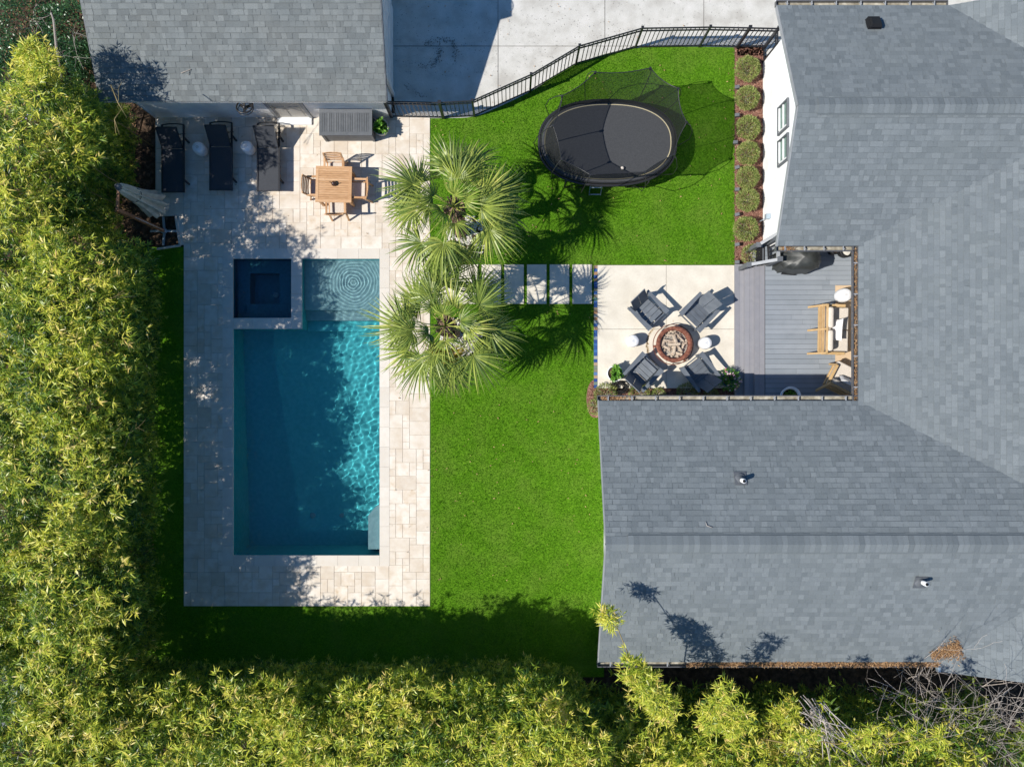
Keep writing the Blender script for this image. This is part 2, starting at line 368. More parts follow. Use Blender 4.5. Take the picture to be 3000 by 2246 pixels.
CX0, CX1, CY0, CY1 = PX0-.31, PX1+.29, PY0-.315, PY1+.30
b = MB(); tile_field(b, gx0, gy0, NXc, NYc, lambda x, y: CX0-.02 < x < CX1+.02 and CY0-.02 < y < CY1+.02)
# strips between the grid and the coping so no gap is left
def strip(b, x0, y0, x1, y1, z=-.0015):
    L = max(x1-x0, y1-y0); n = max(1, round(L/.4)); hor = (x1-x0) > (y1-y0)
    for i in range(n):
        a, c = i/n, (i+1)/n; e = .003
        if hor: b.rect(x0+(x1-x0)*a+e, y0+e, x0+(x1-x0)*c-e, y1-e, z, R.random()*.75)
        else: b.rect(x0+e, y0+(y1-y0)*a+e, x1-e, y0+(y1-y0)*c-e, z, R.random()*.75)
gxa = gx0+math.floor((CX0+.02-gx0)/md+.5)*md; gxb = gx0+math.ceil((CX1-.02-gx0)/md-.5)*md
gya = gy0+math.floor((CY0+.02-gy0)/md+.5)*md; gyb = gy0+math.ceil((CY1-.02-gy0)/md-.5)*md
tile_field(b, gx0-4*md, 4.06, 4, 19, lambda x, y: False)
b.rect(gx0, gy0, CX0+.03, 7.9, -.011, .5, 1); b.rect(CX1-.03, gy0, XL, 7.9, -.011, .5, 1); b.rect(CX0+.03, gy0, CX1-.03, CY0+.03, -.011, .5, 1); b.rect(CX0+.03, CY1-.03, CX1-.03, 7.9, -.011, .5, 1)
b.rect(gx0-.83, 4.05, gx0, 7.9, -.011, .5, 1)
struct(b.build('terrace', [m_trav, m_grout]))
b = MB()
def coping(b, x0, y0, x1, y1, nseg, hor):
    for i in range(nseg):
        a, c = i/nseg, (i+1)/nseg; e = .002
        if hor: b.box(((x0+(x1-x0)*(a+c)/2), (y0+y1)/2, -.019), ((x1-x0)/nseg-2*e, y1-y0-2*e, .05), tint=R.random())
        else: b.box(((x0+x1)/2, y0+(y1-y0)*(a+c)/2, -.019), (x1-x0-2*e, (y1-y0)/nseg-2*e, .05), tint=R.random())
coping(b, CX0, CY0, PX0, CY1, 16, False); coping(b, PX1, CY0, CX1, CY1, 16, False)
coping(b, PX0, CY0, PX1, PY0, 7, True); coping(b, PX0, PY1, PX1, CY1, 7, True)
SX0, SX1, SY0, SY1 = -6.47, -6.155, 1.595, 1.92
coping(b, SX0, SY0, SX1, PY1, 4, False); coping(b, PX0, SY0, SX0, SY1, 3, True)
struct(b.build('pool_coping', m_coping))
# pool basin ------------------------------------------------------------------
b = MB(); zt = -.044
def wall(b, x0, y0, x1, y1, z0, z1): b.add([(x0, y0, z0), (x1, y1, z0), (x1, y1, z1), (x0, y0, z1)], [(0, 1, 2, 3)], .5)
wall(b, PX0, PY0, PX0, PY1, -2.1, zt); wall(b, PX1, PY0, PX1, PY1, -2.1, zt); wall(b, PX0, PY0, PX1, PY0, -2.1, zt); wall(b, PX0, PY1, PX1, PY1, -2.1, zt)
def floor_h(y): return -1.15-.75*min(1, max(0, (1.0-y)/5.2))
ys = [PY0+i*(1.6-PY0)/12 for i in range(13)]
for a, c in zip(ys, ys[1:]): b.add([(PX0, a, floor_h(a)), (PX1, a, floor_h(a)), (PX1, c, floor_h(c)), (PX0, c, floor_h(c))], [(0, 1, 2, 3)], .5)
b.box(((SX1+PX1)/2, (2.17+PY1)/2, -1.2), (PX1-SX1-.002, PY1-2.17, 1.7), mi=1)         # shelf, top -.35
b.box(((SX1+PX1)/2, (1.88+2.17)/2, -1.35), (PX1-SX1-.002, .288, 1.5), mi=1)               # step -.6
b.box(((SX1+PX1)/2, (1.57+1.88)/2, -1.47), (PX1-SX1-.002, .308, 1.25))               # step -.85
b.box(((SX0+SX1)/2, (SY0+PY1)/2, -1.05), (SX1-SX0-.01, PY1-SY0-.01, 2.0)); b.box(((PX0+SX0)/2, (SY0+SY1)/2, -1.05), (SX0-PX0, SY1-SY0-.01, 2.0))
sx0, sx1, sy0, sy1 = -7.80, -6.93, 2.36, 3.28                                        # spa pit
for q in ((PX0, SY1, sx0, PY1), (sx1, SY1, SX0, PY1), (sx0, SY1, sx1, sy0), (sx0, sy1, sx1, PY1)):
    b.box(((q[0]+q[2])/2, (q[1]+q[3])/2, -1.2), (q[2]-q[0], q[3]-q[1], 1.4), mi=2)
b.rect(sx0, sy0, sx1, sy1, -1.05, mi=2)
for q in ((PX0+.003, SY1+.003, PX0+.003, PY1), (SX0-.003, SY1+.003, SX0-.003, PY1), (PX0, SY1+.003, SX0, SY1+.003), (PX0, PY1-.003, SX0, PY1-.003)): b.add([(q[0], q[1], -1), (q[2], q[3], -1), (q[2], q[3], zt), (q[0], q[1], zt)], [(0, 1, 2, 3)], .5, 2)
b.prism([(-4.24, -4.88), (-3.885, -4.88), (-3.885, -3.55), (-4.02, -3.63), (-4.24, -3.88)], 'z', -1.9, -.16, mi=1)  # swim-out seat
struct(b.build('pool_basin', [m_plaster, m_plaster2, m_plaster3]))
for (x, y, r_, z) in ((-7.15, 2.68, .085, -1.04), (-6.2, -4.1, .085, floor_h(-4.1)+.012), (-5.3, -4.1, .085, floor_h(-4.1)+.012)):
    b = MB(); b.lathe([(r_, 0), (r_, .012), (r_-.015, .016), (r_-.03, .012), (.0, .010)], n=20); o = b.build('pool_drain', m_plaster2, loc=(x, y, z))
    tag(o, {0: 'round pale drain in the pit of the dark spa', 1: 'round drain on the pool floor, in the shaded water', 2: 'round drain on the pool floor, in the sunlit water'}[(-7.15, -6.2, -5.3).index(x)], 'drain', 'round drains under water')
# water -----------------------------------------------------------------------
def water(name, x0, y0, x1, y1, amp, bot, label, ring=None):
    st = .02; nx = int((x1-x0)/st)+1; ny = int((y1-y0)/st)+1
    X, Y = np.meshgrid(np.linspace(x0, x1, nx), np.linspace(y0, y1, ny)); Z = np.zeros_like(X)
    rg = np.random.RandomState(5)
    for i in range(46):
        lam = rg.uniform(.09, .36); th = rg.normal(2.3, .75); k = 2*PI/lam; ph = rg.uniform(0, 2*PI)
        Z += amp*lam*.30*np.sin(k*(X*np.cos(th)+Y*np.sin(th))+ph+.8*np.sin(1.3*X+ph)+.8*np.sin(1.1*Y-ph))*rg.uniform(.4, 1)
    if ring:
        rr = np.hypot(X-ring[0], Y-ring[1]); an = np.arctan2(Y-ring[1], X-ring[0]); pn = 1.9*np.sin(3.1*X+1)*np.sin(2.7*Y)+1.1*np.sin(9*X+4*Y)+.8*np.sin(13*Y-5*X)+.4*np.sin(5*an); Z += ring[2]*(np.sin(rr*2*PI/.098+pn)+.6*np.sin(rr*2*PI/.155-1.6*pn))*np.exp(-(rr/.85)**2)*np.clip(rr/.1, .2, 1)
    Z = Z-.085
    v = np.stack([X, Y, Z], -1).reshape(-1, 3); idx = np.arange(nx*ny).reshape(ny, nx)
    q = np.stack([idx[:-1, :-1], idx[:-1, 1:], idx[1:, 1:], idx[1:, :-1]], -1).reshape(-1, 4)
    rim = list(idx[0, :])+list(idx[1:, -1])+list(idx[-1, -2::-1])+list(idx[-2:0:-1, 0]); m = len(rim)
    base = len(v); low = [(v[i][0], v[i][1], bot) for i in rim]
    faces = q.tolist()+[[rim[(i+1) % m], rim[i], base+i, base+(i+1) % m] for i in range(m)]+[[base+i for i in range(m)][::-1]]
    me = bpy.data.meshes.new(name); me.from_pydata(v.tolist()+low, [], faces); me.update(); me.materials.append(m_water)
    me.polygons.foreach_set('use_smooth', [True]*len(q)+[False]*(m+1))
    o = bpy.data.objects.new(name, me); C.objects.link(o); struct(o); o['label'] = label
    return o
m_water = bpy.data.materials.new('water'); m_water.use_nodes = True; t = m_water.node_tree; t.nodes.clear()
o_ = _n(t, 'ShaderNodeOutputMaterial'); gl = _n(t, 'ShaderNodeBsdfRefraction'); gl.inputs['IOR'].default_value = 1.333; gl.inputs['Roughness'].default_value = 0
gs = _n(t, 'ShaderNodeBsdfGlossy'); gs.inputs['Roughness'].default_value = .06; fr = _n(t, 'ShaderNodeFresnel'); fr.inputs[0].default_value = 1.333
mxs = _n(t, 'ShaderNodeMixShader'); gl.inputs['Color'].default_value = (.80, .95, .97, 1)
t.links.new(fr.outputs[0], mxs.inputs[0]); t.links.new(gl.outputs[0], mxs.inputs[1]); t.links.new(gs.outputs[0], mxs.inputs[2])
t.links.new(mxs.outputs[0], o_.inputs[0])
w1 = water('water', PX0-.004, PY0-.004, PX1+.004, PY1+.004, .0042, -2.3, 'pool water', (-4.85, 2.95, .0021))
try: ld.cycles.is_caustics_light = True
except Exception as e: print('caustics light', e)
try: w1.cycles.is_caustics_caster = True; bpy.data.objects['pool_basin'].cycles.is_caustics_receiver = True
except Exception as e: print('caustics obj', e)

# stepping slabs, patio, mulch ---------------------------------------------------
ordn = ['first', 'second', 'third', 'fourth', 'fifth', 'sixth', 'seventh']
for i, (a, c) in enumerate(slabx):
    bb = MB(); bb.box(((a+c)/2, (2.33+3.48)/2, -.02), (c-a, 1.15, .07), tint=.5)
    tag(bb.build('stepping_slab', m_conc2), f'pale concrete stepping slab in the grass, {ordn[i]} counted from the pool terrace', 'paving slab', 'stepping slabs between pool and fire pit')
PZ = .10
x0, y1 = G(1751, 777, PZ); x1, y0 = G(2156, 1137, PZ); xj = G(1952, 0, PZ)[0]; yj = G(0, 964, PZ)[1]
b = MB()
for (a, c) in ((x0, xj-.005), (xj+.005, x1)):
    for (e, f) in ((y0, yj-.005), (yj+.005, y1)): b.box(((a+c)/2, (e+f)/2, .025), (c-a, f-e, .15), tint=.5)
b.box(((x0+x1)/2, (y0+y1)/2, .0), (x1-x0-.02, y1-y0-.02, .16), mi=1)
struct(b.build('patio', [m_conc2, m_joint]))
b = MB(); n = 38
for i in range(n):
    a = y0+(y1-y0)*i/n; c = y0+(y1-y0)*(i+1)/n
    b.box((x0-.055, (a+c)/2, .02), (.10, (c-a)-.004, .13), tint=R.random())
tag(b.build('tile_border', m_mosaic), 'narrow band of blue and orange patterned tiles along the patio edge', 'tile border')
b = MB(); a = G(2153, 141); c = G(2240, 777)
b.rect(6.53, 3.4, 7.4, 9.9, -.012)
b.rect(2.35, -.62, 7.1, y0+.02, .02); 
pts = [(2.5+.22*math.cos(q)-.0, -.45+.55*math.sin(q)) for q in [PI/2+PI*i/12 for i in range(13)]]
b.add([(p[0]-.1, p[1], .012) for p in pts]+[(3.0, -1., .012), (3.0, .1, .012)], [tuple(range(15))])
struct(b.build('mulch', m_mulch))
# loose mulch chips / leaves on the beds and a few fallen leaves
n = 6500; P = np.concatenate([np.stack([NR.uniform(6.5, 7.36, 4200), NR.uniform(3.4, 9.9, 4200)], 1), np.stack([NR.uniform(2.3, 7.0, 2300), NR.normal(-.3, .16, 2300)], 1)])
P = P[(P[:, 1] < 10) & (P[:, 1] > -.8) & ((P[:, 1] < -.02) | (P[:, 1] > 3))]
n = len(P); base = np.concatenate([P, np.where(P[:, 1] > 2, .0, .035)[:, None]], 1)
stuff(leaf_object('mulch_chips', base, np.concatenate([NR.normal(0, 1, (n, 2)), NR.uniform(.1, .5, (n, 1))], 1), NR.uniform(.04, .09, n), .018, NR.rand(n), m_mulch, drop=0), 'red brown bark chips on the planting beds', 'mulch')
P = np.concatenate([grass_pts(XL, -6, 2.6, 3.4, 3), grass_pts(XL, 3.5, 6.5, 9.3, 4), grass_pts(-9.6, 4.3, XL, 7.5, 1.2), grass_pts(-3.5, -6.4, XL, 3, 1.2), grass_pts(-3, 9.9, 6, 12, 2)])
n = len(P); base = np.concatenate([P, np.full((n, 1), .028)], 1)
stuff(leaf_object('fallen_leaves', base, np.concatenate([NR.normal(0, 1, (n, 2)), NR.uniform(0, .3, (n, 1))], 1), NR.uniform(.03, .075, n), .028, NR.uniform(.5, 1, n), m_litter, drop=0), 'small dry leaves scattered over lawn and paving', 'leaves')
b = MB(); b.rect(-15.8, -10.2, -14.6, -8.2, -.03); struct(b.build('road', m_tarmac))

# ================================================================ ROOFS
def shingles(name, o, u, v, slope, L, Rn, mat, parent, e=.135, thick=.10):
    """o: eave corner, u: unit along the eave, v: unit up the slope in plan"""
    b = MB(); ct = 1/math.sqrt(1+slope*slope); dr = e*ct; n = int(Rn/dr+.5); dr = Rn/n
    U = Vector((u[0], u[1], 0)); V = Vector((v[0], v[1], slope)); O = Vector(o); Z = Vector((0, 0, 1))
    for k in range(n):
        x = -R.random()*.3; lo = O+V*(k*dr); hi = O+V*((k+1)*dr); last = R.random()
        while x < L:
            w_ = R.choice((.08, .11, .14, .14, .17, .21)); a = max(x, 0); c = min(x+w_, L); x += w_
            if c-a < .01: continue
            t = .016 if R.random() < .5 else .007
            tv = R.random(); 
            if R.random() < .12: tv = last
            last = tv; sk = R.uniform(-.012, .012)
            p = [lo+U*a-V*.004+Z*t, lo+U*c-V*.004+Z*t, hi+U*min(max(c+sk, 0), L)+Z*.002, hi+U*max(a+sk, 0)+Z*.002, lo+U*a-V*.004-Z*.002, lo+U*c-V*.004-Z*.002]
            b.add(p, [(0, 1, 2, 3), (4, 5, 1, 0)], .08+.92*tv)
            q_ = [hi+U*a-V*.011+Z*.0045, hi+U*c-V*.011+Z*.0045, hi+U*c-V*.001+Z*.004, hi+U*a-V*.001+Z*.004]; b.add(q_, [(0, 1, 2, 3)], 0)  # shade under the next course's butt edge, painted as a dark granule line
    p = [O, O+U*L, O+U*L+V*Rn, O+V*Rn]; q = [x_-Z*thick for x_ in p]
    p = [x_-Z*.004 for x_ in p]
    b.add(p+q, [(0, 1, 2, 3), (7, 6, 5, 4), (0, 4, 5, 1), (2, 6, 7, 3), (1, 5, 6, 2), (3, 7, 4, 0)], .3)
    return b.build(name, mat, parent)
def ridge_cap(name, p0, p1, slope, half, mat, parent, lift=.03, perp=(0, 1), wid=.13):
    b = MB(); p0 = Vector(p0); p1 = Vector(p1); L = (p1-p0).length; d = (p1-p0)/L; n = int(L/wid); q = Vector((perp[0], perp[1], 0)); Z = Vector((0, 0, 1))
    for i in range(n):
        a = p0+d*(L*i/n); c = p0+d*(L*(i+1)/n); tv = R.random()
        up = [Z*(lift+.006), Z*(lift)]
        for s in (-1, 1):
            dn = q*(s*half)-Z*(slope*half)
            b.add([a+up[0], c+up[1], c+dn+up[1], a+dn+up[0], a+dn-Z*.0, c+dn-Z*.0], [(0, 1, 2, 3), (3, 2, 5, 4)], .1+.9*tv)
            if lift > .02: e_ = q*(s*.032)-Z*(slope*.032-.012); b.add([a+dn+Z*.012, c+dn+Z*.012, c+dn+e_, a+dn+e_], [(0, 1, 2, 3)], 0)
    return b.build(name, mat, parent)
EZ = 2.75; S1 = .47
house = thing('house', 'white house with grey shingle roofs wrapped round the fire pit patio', 'house', (9.3, 1.5, 0))
house.location = (0, 0, 0)
def RP(*a, **k): return shingles(*a, **k)
# south wing
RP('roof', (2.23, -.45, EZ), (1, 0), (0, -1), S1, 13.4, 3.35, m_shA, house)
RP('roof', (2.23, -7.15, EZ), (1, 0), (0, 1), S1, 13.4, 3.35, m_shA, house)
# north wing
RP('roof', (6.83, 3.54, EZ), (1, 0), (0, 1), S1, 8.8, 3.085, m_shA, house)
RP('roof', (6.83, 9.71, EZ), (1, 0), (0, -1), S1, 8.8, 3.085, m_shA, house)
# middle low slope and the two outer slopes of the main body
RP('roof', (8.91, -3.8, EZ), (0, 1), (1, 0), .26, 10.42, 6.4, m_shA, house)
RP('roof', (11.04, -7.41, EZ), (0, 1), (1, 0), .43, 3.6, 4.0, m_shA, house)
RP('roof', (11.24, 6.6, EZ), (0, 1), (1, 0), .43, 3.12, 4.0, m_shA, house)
RZ1 = EZ+S1*3.35; RZ2 = EZ+S1*3.085
ridge_cap('ridge_cap', (2.23, -3.8, RZ1), (15.5, -3.8, RZ1), S1, .17, m_shA, house, .014)
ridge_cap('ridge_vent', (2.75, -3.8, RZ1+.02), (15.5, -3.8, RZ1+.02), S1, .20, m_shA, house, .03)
ridge_cap('ridge_cap', (6.83, 6.625, RZ2), (15.5, 6.625, RZ2), S1, .16, m_shA, house, .014)
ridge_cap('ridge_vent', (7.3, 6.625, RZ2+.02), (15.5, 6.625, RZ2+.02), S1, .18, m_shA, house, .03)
def Rh(x, y):
    """height of the house roof surface"""
    h = -1
    if x > 2.23 and -7.15 < y < -.45: h = max(h, EZ+S1*(3.35-abs(y+3.8)))
    if x > 6.83 and 3.54 < y < 9.71: h = max(h, EZ+S1*(3.085-abs(y-6.625)))
    if x > 8.91 and -3.8 < y < 6.6: h = max(h, EZ+.26*(x-8.91))
    if x > 11.04 and -7.41 < y < -3.8: h = max(h, EZ+.43*(x-11.04))
    return h
# walls
b = MB(); b.prism([(-6.8, 0), (-.78, 0), (-.78, 2.72), (-3.8, 4.14), (-6.8, 2.72)], 'x', 2.69, 15.4)
b.prism([(3.87, 0), (9.38, 0), (9.38, 2.72), (6.62, 4.02), (3.87, 2.72)], 'x', 7.35, 15.4)
b.box((12.9, 1.545, 1.5), (5.2, 4.64, 2.95)); b.box((13.6, -7.0, 1.3), (4.4, .39, 2.6)); b.box((13.6, 9.46, 1.3), (4.4, .15, 2.6))
b.build('wall', m_white, house)
b = MB()   # rake boards and soffits
for (X, Yc, hf, rz) in ((2.23, -3.8, 3.35, RZ1), (6.83, 6.625, 3.085, RZ2)):
    for s in (-1, 1):
        b.beam((X-.012, Yc+s*hf, EZ-.07), (X-.012, Yc, rz-.07), .022, .12, mi=1)
        b.beam((X+.24, Yc+s*(hf-.02), EZ-.118), (X+.24, Yc, rz-.118), .43, .014)
b.box((9.0, -.62, EZ-.13), (13, .3, .02)); b.box((9, -6.95, EZ-.13), (13, .3, .02)); b.box((11.2, 3.7, EZ-.13), (8, .3, .02)); b.box((9.1, 1.5, EZ-.13), (.35, 4.2, .02))
b.build('fascia', [m_trimw, m_trimg], house)
for (ya, yb) in ((6.82, 7.54), (5.95, 6.62)):                           # gable windows
    b = MB(); X = 7.35; z0, z1 = 1.41, 2.13; t_ = .05
    b.box((X-.02, (ya+yb)/2, z0), (.09, yb-ya+.06, t_)); b.box((X-.02, (ya+yb)/2, z1), (.09, yb-ya+.06, t_))
    b.box((X-.018, ya, (z0+z1)/2), (.085, t_, z1-z0)); b.box((X-.018, yb, (z0+z1)/2), (.085, t_, z1-z0)); b.box((X-.02, (ya+yb)/2, (z0+z1)/2), (.06, yb-ya, .035), mi=1); b.box((X-.022, ya+.06, (z0+z1)/2), (.06, .04, z1-z0), mi=1); b.box((X-.022, (ya+yb)/2, z0+.06), (.06, yb-ya-.05, .05), mi=1)
    wf = b.build('window', [m_dkgrey, m_trimw], house)
    b = MB(); b.box((X-.012, (ya+yb)/2, (z0+z1)/2), (.012, yb-ya, z1-z0)); b.build('pane', m_glass, wf)
b = MB(); b.box((7.28, 4.75, .62), (.12, .14, .16)); b.tube([(7.28, 4.74, .55), (7.2, 4.7, .3), (7.12, 4.66, .02)], .014); b.build('utility_box', m_galv, house)
b = MB(); b.box((7.1, 9.86, 2.62), (.55, .3, .04)); b.box((7.36, 9.5, 2.5), (.03, .5, .35)); b.build('eave_return', m_trimw, house)
# gutters
def gutter(name, p0, p1, out, n_br, litter=None):
    """p0->p1 along the eave, out: unit vector away from the roof"""
    p0 = Vector(p0); p1 = Vector(p1); o = Vector((out[0], out[1], 0)); Wd = .125; Z = Vector((0, 0, 1)); b = MB()
    b.beam(p0+o*(Wd-.004)+Z*.0, p1+o*(Wd-.004)+Z*.0, .010, .12); b.beam(p0+o*.004, p1+o*.004, .008, .12)
    b.beam(p0+o*(Wd+.004)+Z*.062, p1+o*(Wd+.004)+Z*.062, .022, .012)
    for p in (p0, p1): b.beam(p, p+o*Wd, .01, .12)
    g = b.build('gutter', m_gutter, house)
    b = MB(); b.beam(p0+o*Wd/2-Z*.045, p1+o*Wd/2-Z*.045, Wd-.02, .01); b.build('gutter_floor', m_gutin, g)
    br = None
    for i in range(n_br):
        q = p0+(p1-p0)*((i+.45)/n_br)
        if br is None:
            bb = MB(); bb.beam(o*(-.03)+Z*.052, o*(Wd+.01)+Z*.060, .028, .01); bb.beam(o*(Wd*.2)+Z*.05, o*(Wd*.75)+Z*.05+Vector((-o.y, o.x, 0))*.05, .01, .008)
            br = bb.build('gutter_bracket', m_trimg, g); br.location = q
        else:
            c = br.copy(); C.objects.link(c); c.parent = g; c.location = q
    return g
GZ = EZ-.07
gutter('g', (2.2, -.445, GZ), (8.93, -.445, GZ), (0, 1), 11)
gutter('g', (8.905, -.45, GZ), (8.905, 3.54, GZ), (-1, 0), 5)
gutter('g', (6.80, 3.535, GZ), (8.8, 3.535, GZ), (0, -1), 4)
gutter('g', (6.80, 9.715, GZ), (11.22, 9.715, GZ), (0, 1), 7)
gutter('g', (2.2, -7.155, GZ), (11.0, -7.155, GZ), (0, -1), 12)
b = MB(); b.box((11.0, -7.28, GZ), (.07, .28, .13)); b.build('gutter_end', m_galv, house)
# roof vents and pipes
X, Y = G(2560, 68, 3.1); hh = Rh(X, Y)
b = MB(); b.box((X, Y, hh+.06), (.36, .36, .16), taper=.8, rot=Matrix.Rotation(math.atan(-S1), 3, 'X')); b.box((X, Y-.02, hh+.17), (.30, .30, .08), taper=.75, rot=Matrix.Rotation(math.atan(-S1), 3, 'X'))
b.build('roof_vent', m_black, house)
for (px, py, sgn) in ((2178, 1408, 1), (2709, 1708, -1)):
    X, Y = G(px, py, 3.8); hh = Rh(X, Y); X, Y = G(px, py, hh+.25); hh = Rh(X, Y)
    b = MB(); b.tube([(X, Y, hh-.05), (X, Y, hh+.32)], .055, 14); b.tube([(X, Y, hh+.318), (X, Y, hh+.325)], .04, 14, mi=1)
    p_ = b.build('vent_pipe', [m_trimw, m_black], house)
    b = MB(); b.lathe([(.15, 0), (.10, .03), (.075, .1), (.06, .14)], (X, Y, hh+.01), 16); b.box((X, Y+.03*sgn, hh+.018), (.3, .34, .01), rot=Matrix.Rotation(math.atan(-S1*sgn), 3, 'X'))
    b.build('pipe_boot', m_dkgrey, p_)
# litter on the roof
def litter(name, pts, label, L=.06, up=.35):
    pts = np.array(pts); n = len(pts)
    stuff(leaf_object(name, pts, np.concatenate([NR.normal(0, 1, (n, 2)), NR.uniform(-.1, up, (n, 1))], 1), NR.uniform(L*.6, L*1.3, n), .016, NR.rand(n), m_litter, drop=0), label, 'leaf litter')
pts = []
while len(pts) < 2300:
    t_ = R.random(); px = 2735+t_*75; py = 1925-t_*32; s = R.gauss(0, 1)
    px += s*6*(.6+t_); py += s*11*(.5+t_)
    X, Y = G(px, py, 2.95); hh = Rh(X, Y)
    if hh > 0: pts.append((X, Y, hh+.02+R.random()*.05))
litter('leaf_pile', pts, 'tan heap of dry bamboo leaves in the roof valley')
pts = [(R.uniform(4.5, 11.0), -7.22+R.uniform(-.05, .06), EZ-.01+R.random()*.02) for _ in range(5200)]
litter('gutter_leaves', pts, 'tan dry leaves filling the long rear gutter')
pts = [(8.84+R.uniform(-.045, .05), R.uniform(-.45, 3.5), EZ-.05+R.random()*.02) for _ in range(1300)]
litter('gutter_leaves', pts, 'brown leaf litter lying in the gutter above the deck')
pts = [(6.95+abs(R.gauss(0, .16)), 3.48+R.uniform(-.05, .05), EZ-.05) for _ in range(160)]+[(2.3+abs(R.gauss(0, .35)), -.38+R.uniform(-.04, .04), EZ-.05) for _ in range(380)]
litter('gutter_leaves', pts, 'reddish leaf bits in the open gutter ends beside the patio')

# ================================================================ THE OUTBUILDING
gar = thing('outbuilding', 'white outbuilding with pale grey shingle roof behind the sun loungers', 'outbuilding')
S2 = .41; gx_a, gx_b = -10.78, -3.29; ridgeY = 10.02; gz = 2.4
shingles('roof', (gx_a, 7.38, gz), (1, 0), (0, 1), S2, gx_b-gx_a, ridgeY-7.38, m_shB, gar)
shingles('roof', (gx_a, 2*ridgeY-7.38, gz), (1, 0), (0, -1), S2, gx_b-gx_a, ridgeY-7.38, m_shB, gar)
rz = gz+S2*(ridgeY-7.38)
b = MB(); b.prism([(7.79, 0), (12.25, 0), (12.25, gz), (ridgeY, rz-.13), (7.79, gz)], 'x', -10.41, -3.53); b.build('wall', m_white, gar)
b = MB()
for X in (gx_a-.012, gx_b+.012):
    for s in (-1, 1): b.beam((X, ridgeY+s*(ridgeY-7.38), gz-.06), (X, ridgeY, rz-.06), .022, .12, mi=1)
b.box(((gx_a+gx_b)/2, 7.60, gz-.11), (gx_b-gx_a-.02, .40, .016)); b.box(((gx_a+gx_b)/2, 7.39, gz-.06), (gx_b-gx_a-.06, .02, .11))
b.box((-10.43, 7.80, 1.2), (.06, .06, 2.38)); b.box((-3.51, 7.80, 1.15), (.07, .07, 2.3), mi=1)
b.build('fascia', [m_trimw, m_dkgrey], gar)
b = MB()
for s in (-6.85, -5.87): b.box((s, 7.77, 1.03), (.09, .05, 2.07))
b.box((-6.36, 7.77, 2.1), (1.07, .05, .09)); b.build('door_frame', m_trimg, gar)
b = MB(); b.box((-6.36, 7.785, 1.03), (.89, .03, 2.05))
for (x, z, w_, h_) in ((-6.57, 1.5, .3, .8), (-6.15, 1.5, .3, .8), (-6.57, .55, .3, .75), (-6.15, .55, .3, .75)): b.box((x, 7.772, z), (w_, .02, h_))
dr = b.build('door', M('door_paint', (.50, .47, .42), rough=.6), gar)
b = MB(); b.tube([(-6.72, 7.76, 1.0), (-6.72, 7.70, 1.0), (-6.60, 7.70, 1.0)], .012); b.build('handle', m_darkm, dr)
b = MB(); b.box((-6.36, 7.68, .03), (1.0, .24, .06)); b.build('door_step', m_white, gar)
b = MB(); b.box((-3.50, 9.75, 1.1), (.04, 2.4, 2.2))
for i in range(5): b.box((-3.485, 9.75, .25+i*.44), (.03, 2.36, .39))
b.build('garage_door', m_trimw, gar)
b = MB(); b.box((-3.47, 8.45, 1.1), (.07, .12, 2.25)); b.box((-3.47, 9.75, 2.26), (.07, 2.7, .12)); b.build('garage_door_trim', m_trimw, gar)
b = MB(); b.box((-4.34, 7.66, 2.24), (.16, .16, .02)); b.box((-4.02, 7.70, 2.22), (.1, .08, .1)); b.build('eave_light', m_dkgrey, gar)
# wall fan
wf = thing('wall_fan', 'round black fan mounted under the outbuilding eave above the loungers', 'fan', (-7.10, 7.79, 2.05))
b = MB(); c0 = Vector((0, -.46, .02)); til = Matrix.Rotation(math.radians(-22), 3, 'X')
ring = [c0+til @ Vector((.215*math.cos(q), .215*math.sin(q), .045)) for q in [2*PI*i/28 for i in range(28)]]
b.tube(ring, .022, 6, closed=True)
ring = [c0+til @ Vector((.205*math.cos(q), .205*math.sin(q), -.05)) for q in [2*PI*i/28 for i in range(28)]]
b.tube(ring, .012, 6, closed=True); b.build('ring', m_darkm, wf)
for k in range(3):
    b = MB(); q = k*2*PI/3+.5; d_ = til @ Vector((math.cos(q), math.sin(q), 0)); b.beam(c0+d_*.04, c0+d_*.19, .075, .008); b.build('blade', m_darkm, wf)
b = MB(); b.lathe([(0, -.06), (.05, -.05), (.055, .05), (.03, .09), (0, .09)], c0, 14); b.beam(c0+Vector((0, 0, .06)), (0, 0, .12), .05, .05); b.box((0, -.012, .1), (.14, .024, .2)); b.build('bracket', m_darkm, wf)
# basketball hoop on the garage gable: only its shadow reaches the frame
hp = thing('basketball_hoop', 'black basketball hoop on the outbuilding gable casting its shadow on the driveway', 'basketball hoop', (-3.5, 10.3, 3.0))
b = MB(); b.tube([(.72+.23*math.cos(q), .23*math.sin(q), 0) for q in [2*PI*i/24 for i in range(24)]], .012, 6, closed=True); b.build('rim', m_darkm, hp)
b = MB()
for i in range(12):
    q = 2*PI*i/12; q2 = q+.4; b.tube([(.72+.23*math.cos(q), .23*math.sin(q), 0), (.72+.13*math.cos(q2), .13*math.sin(q2), -.38)], .004, 4)
    b.tube([(.72+.23*math.cos(q), .23*math.sin(q), 0), (.72+.13*math.cos(q-.4), .13*math.sin(q-.4), -.38)], .004, 4)
b.build('net', m_trimw, hp)
b = MB(); b.beam((0, 0, -.05), (.5, 0, -.02), .1, .04); b.box((.42, 0, .25), (.03, .9, .6)); b.build('backboard', m_trimw, hp)
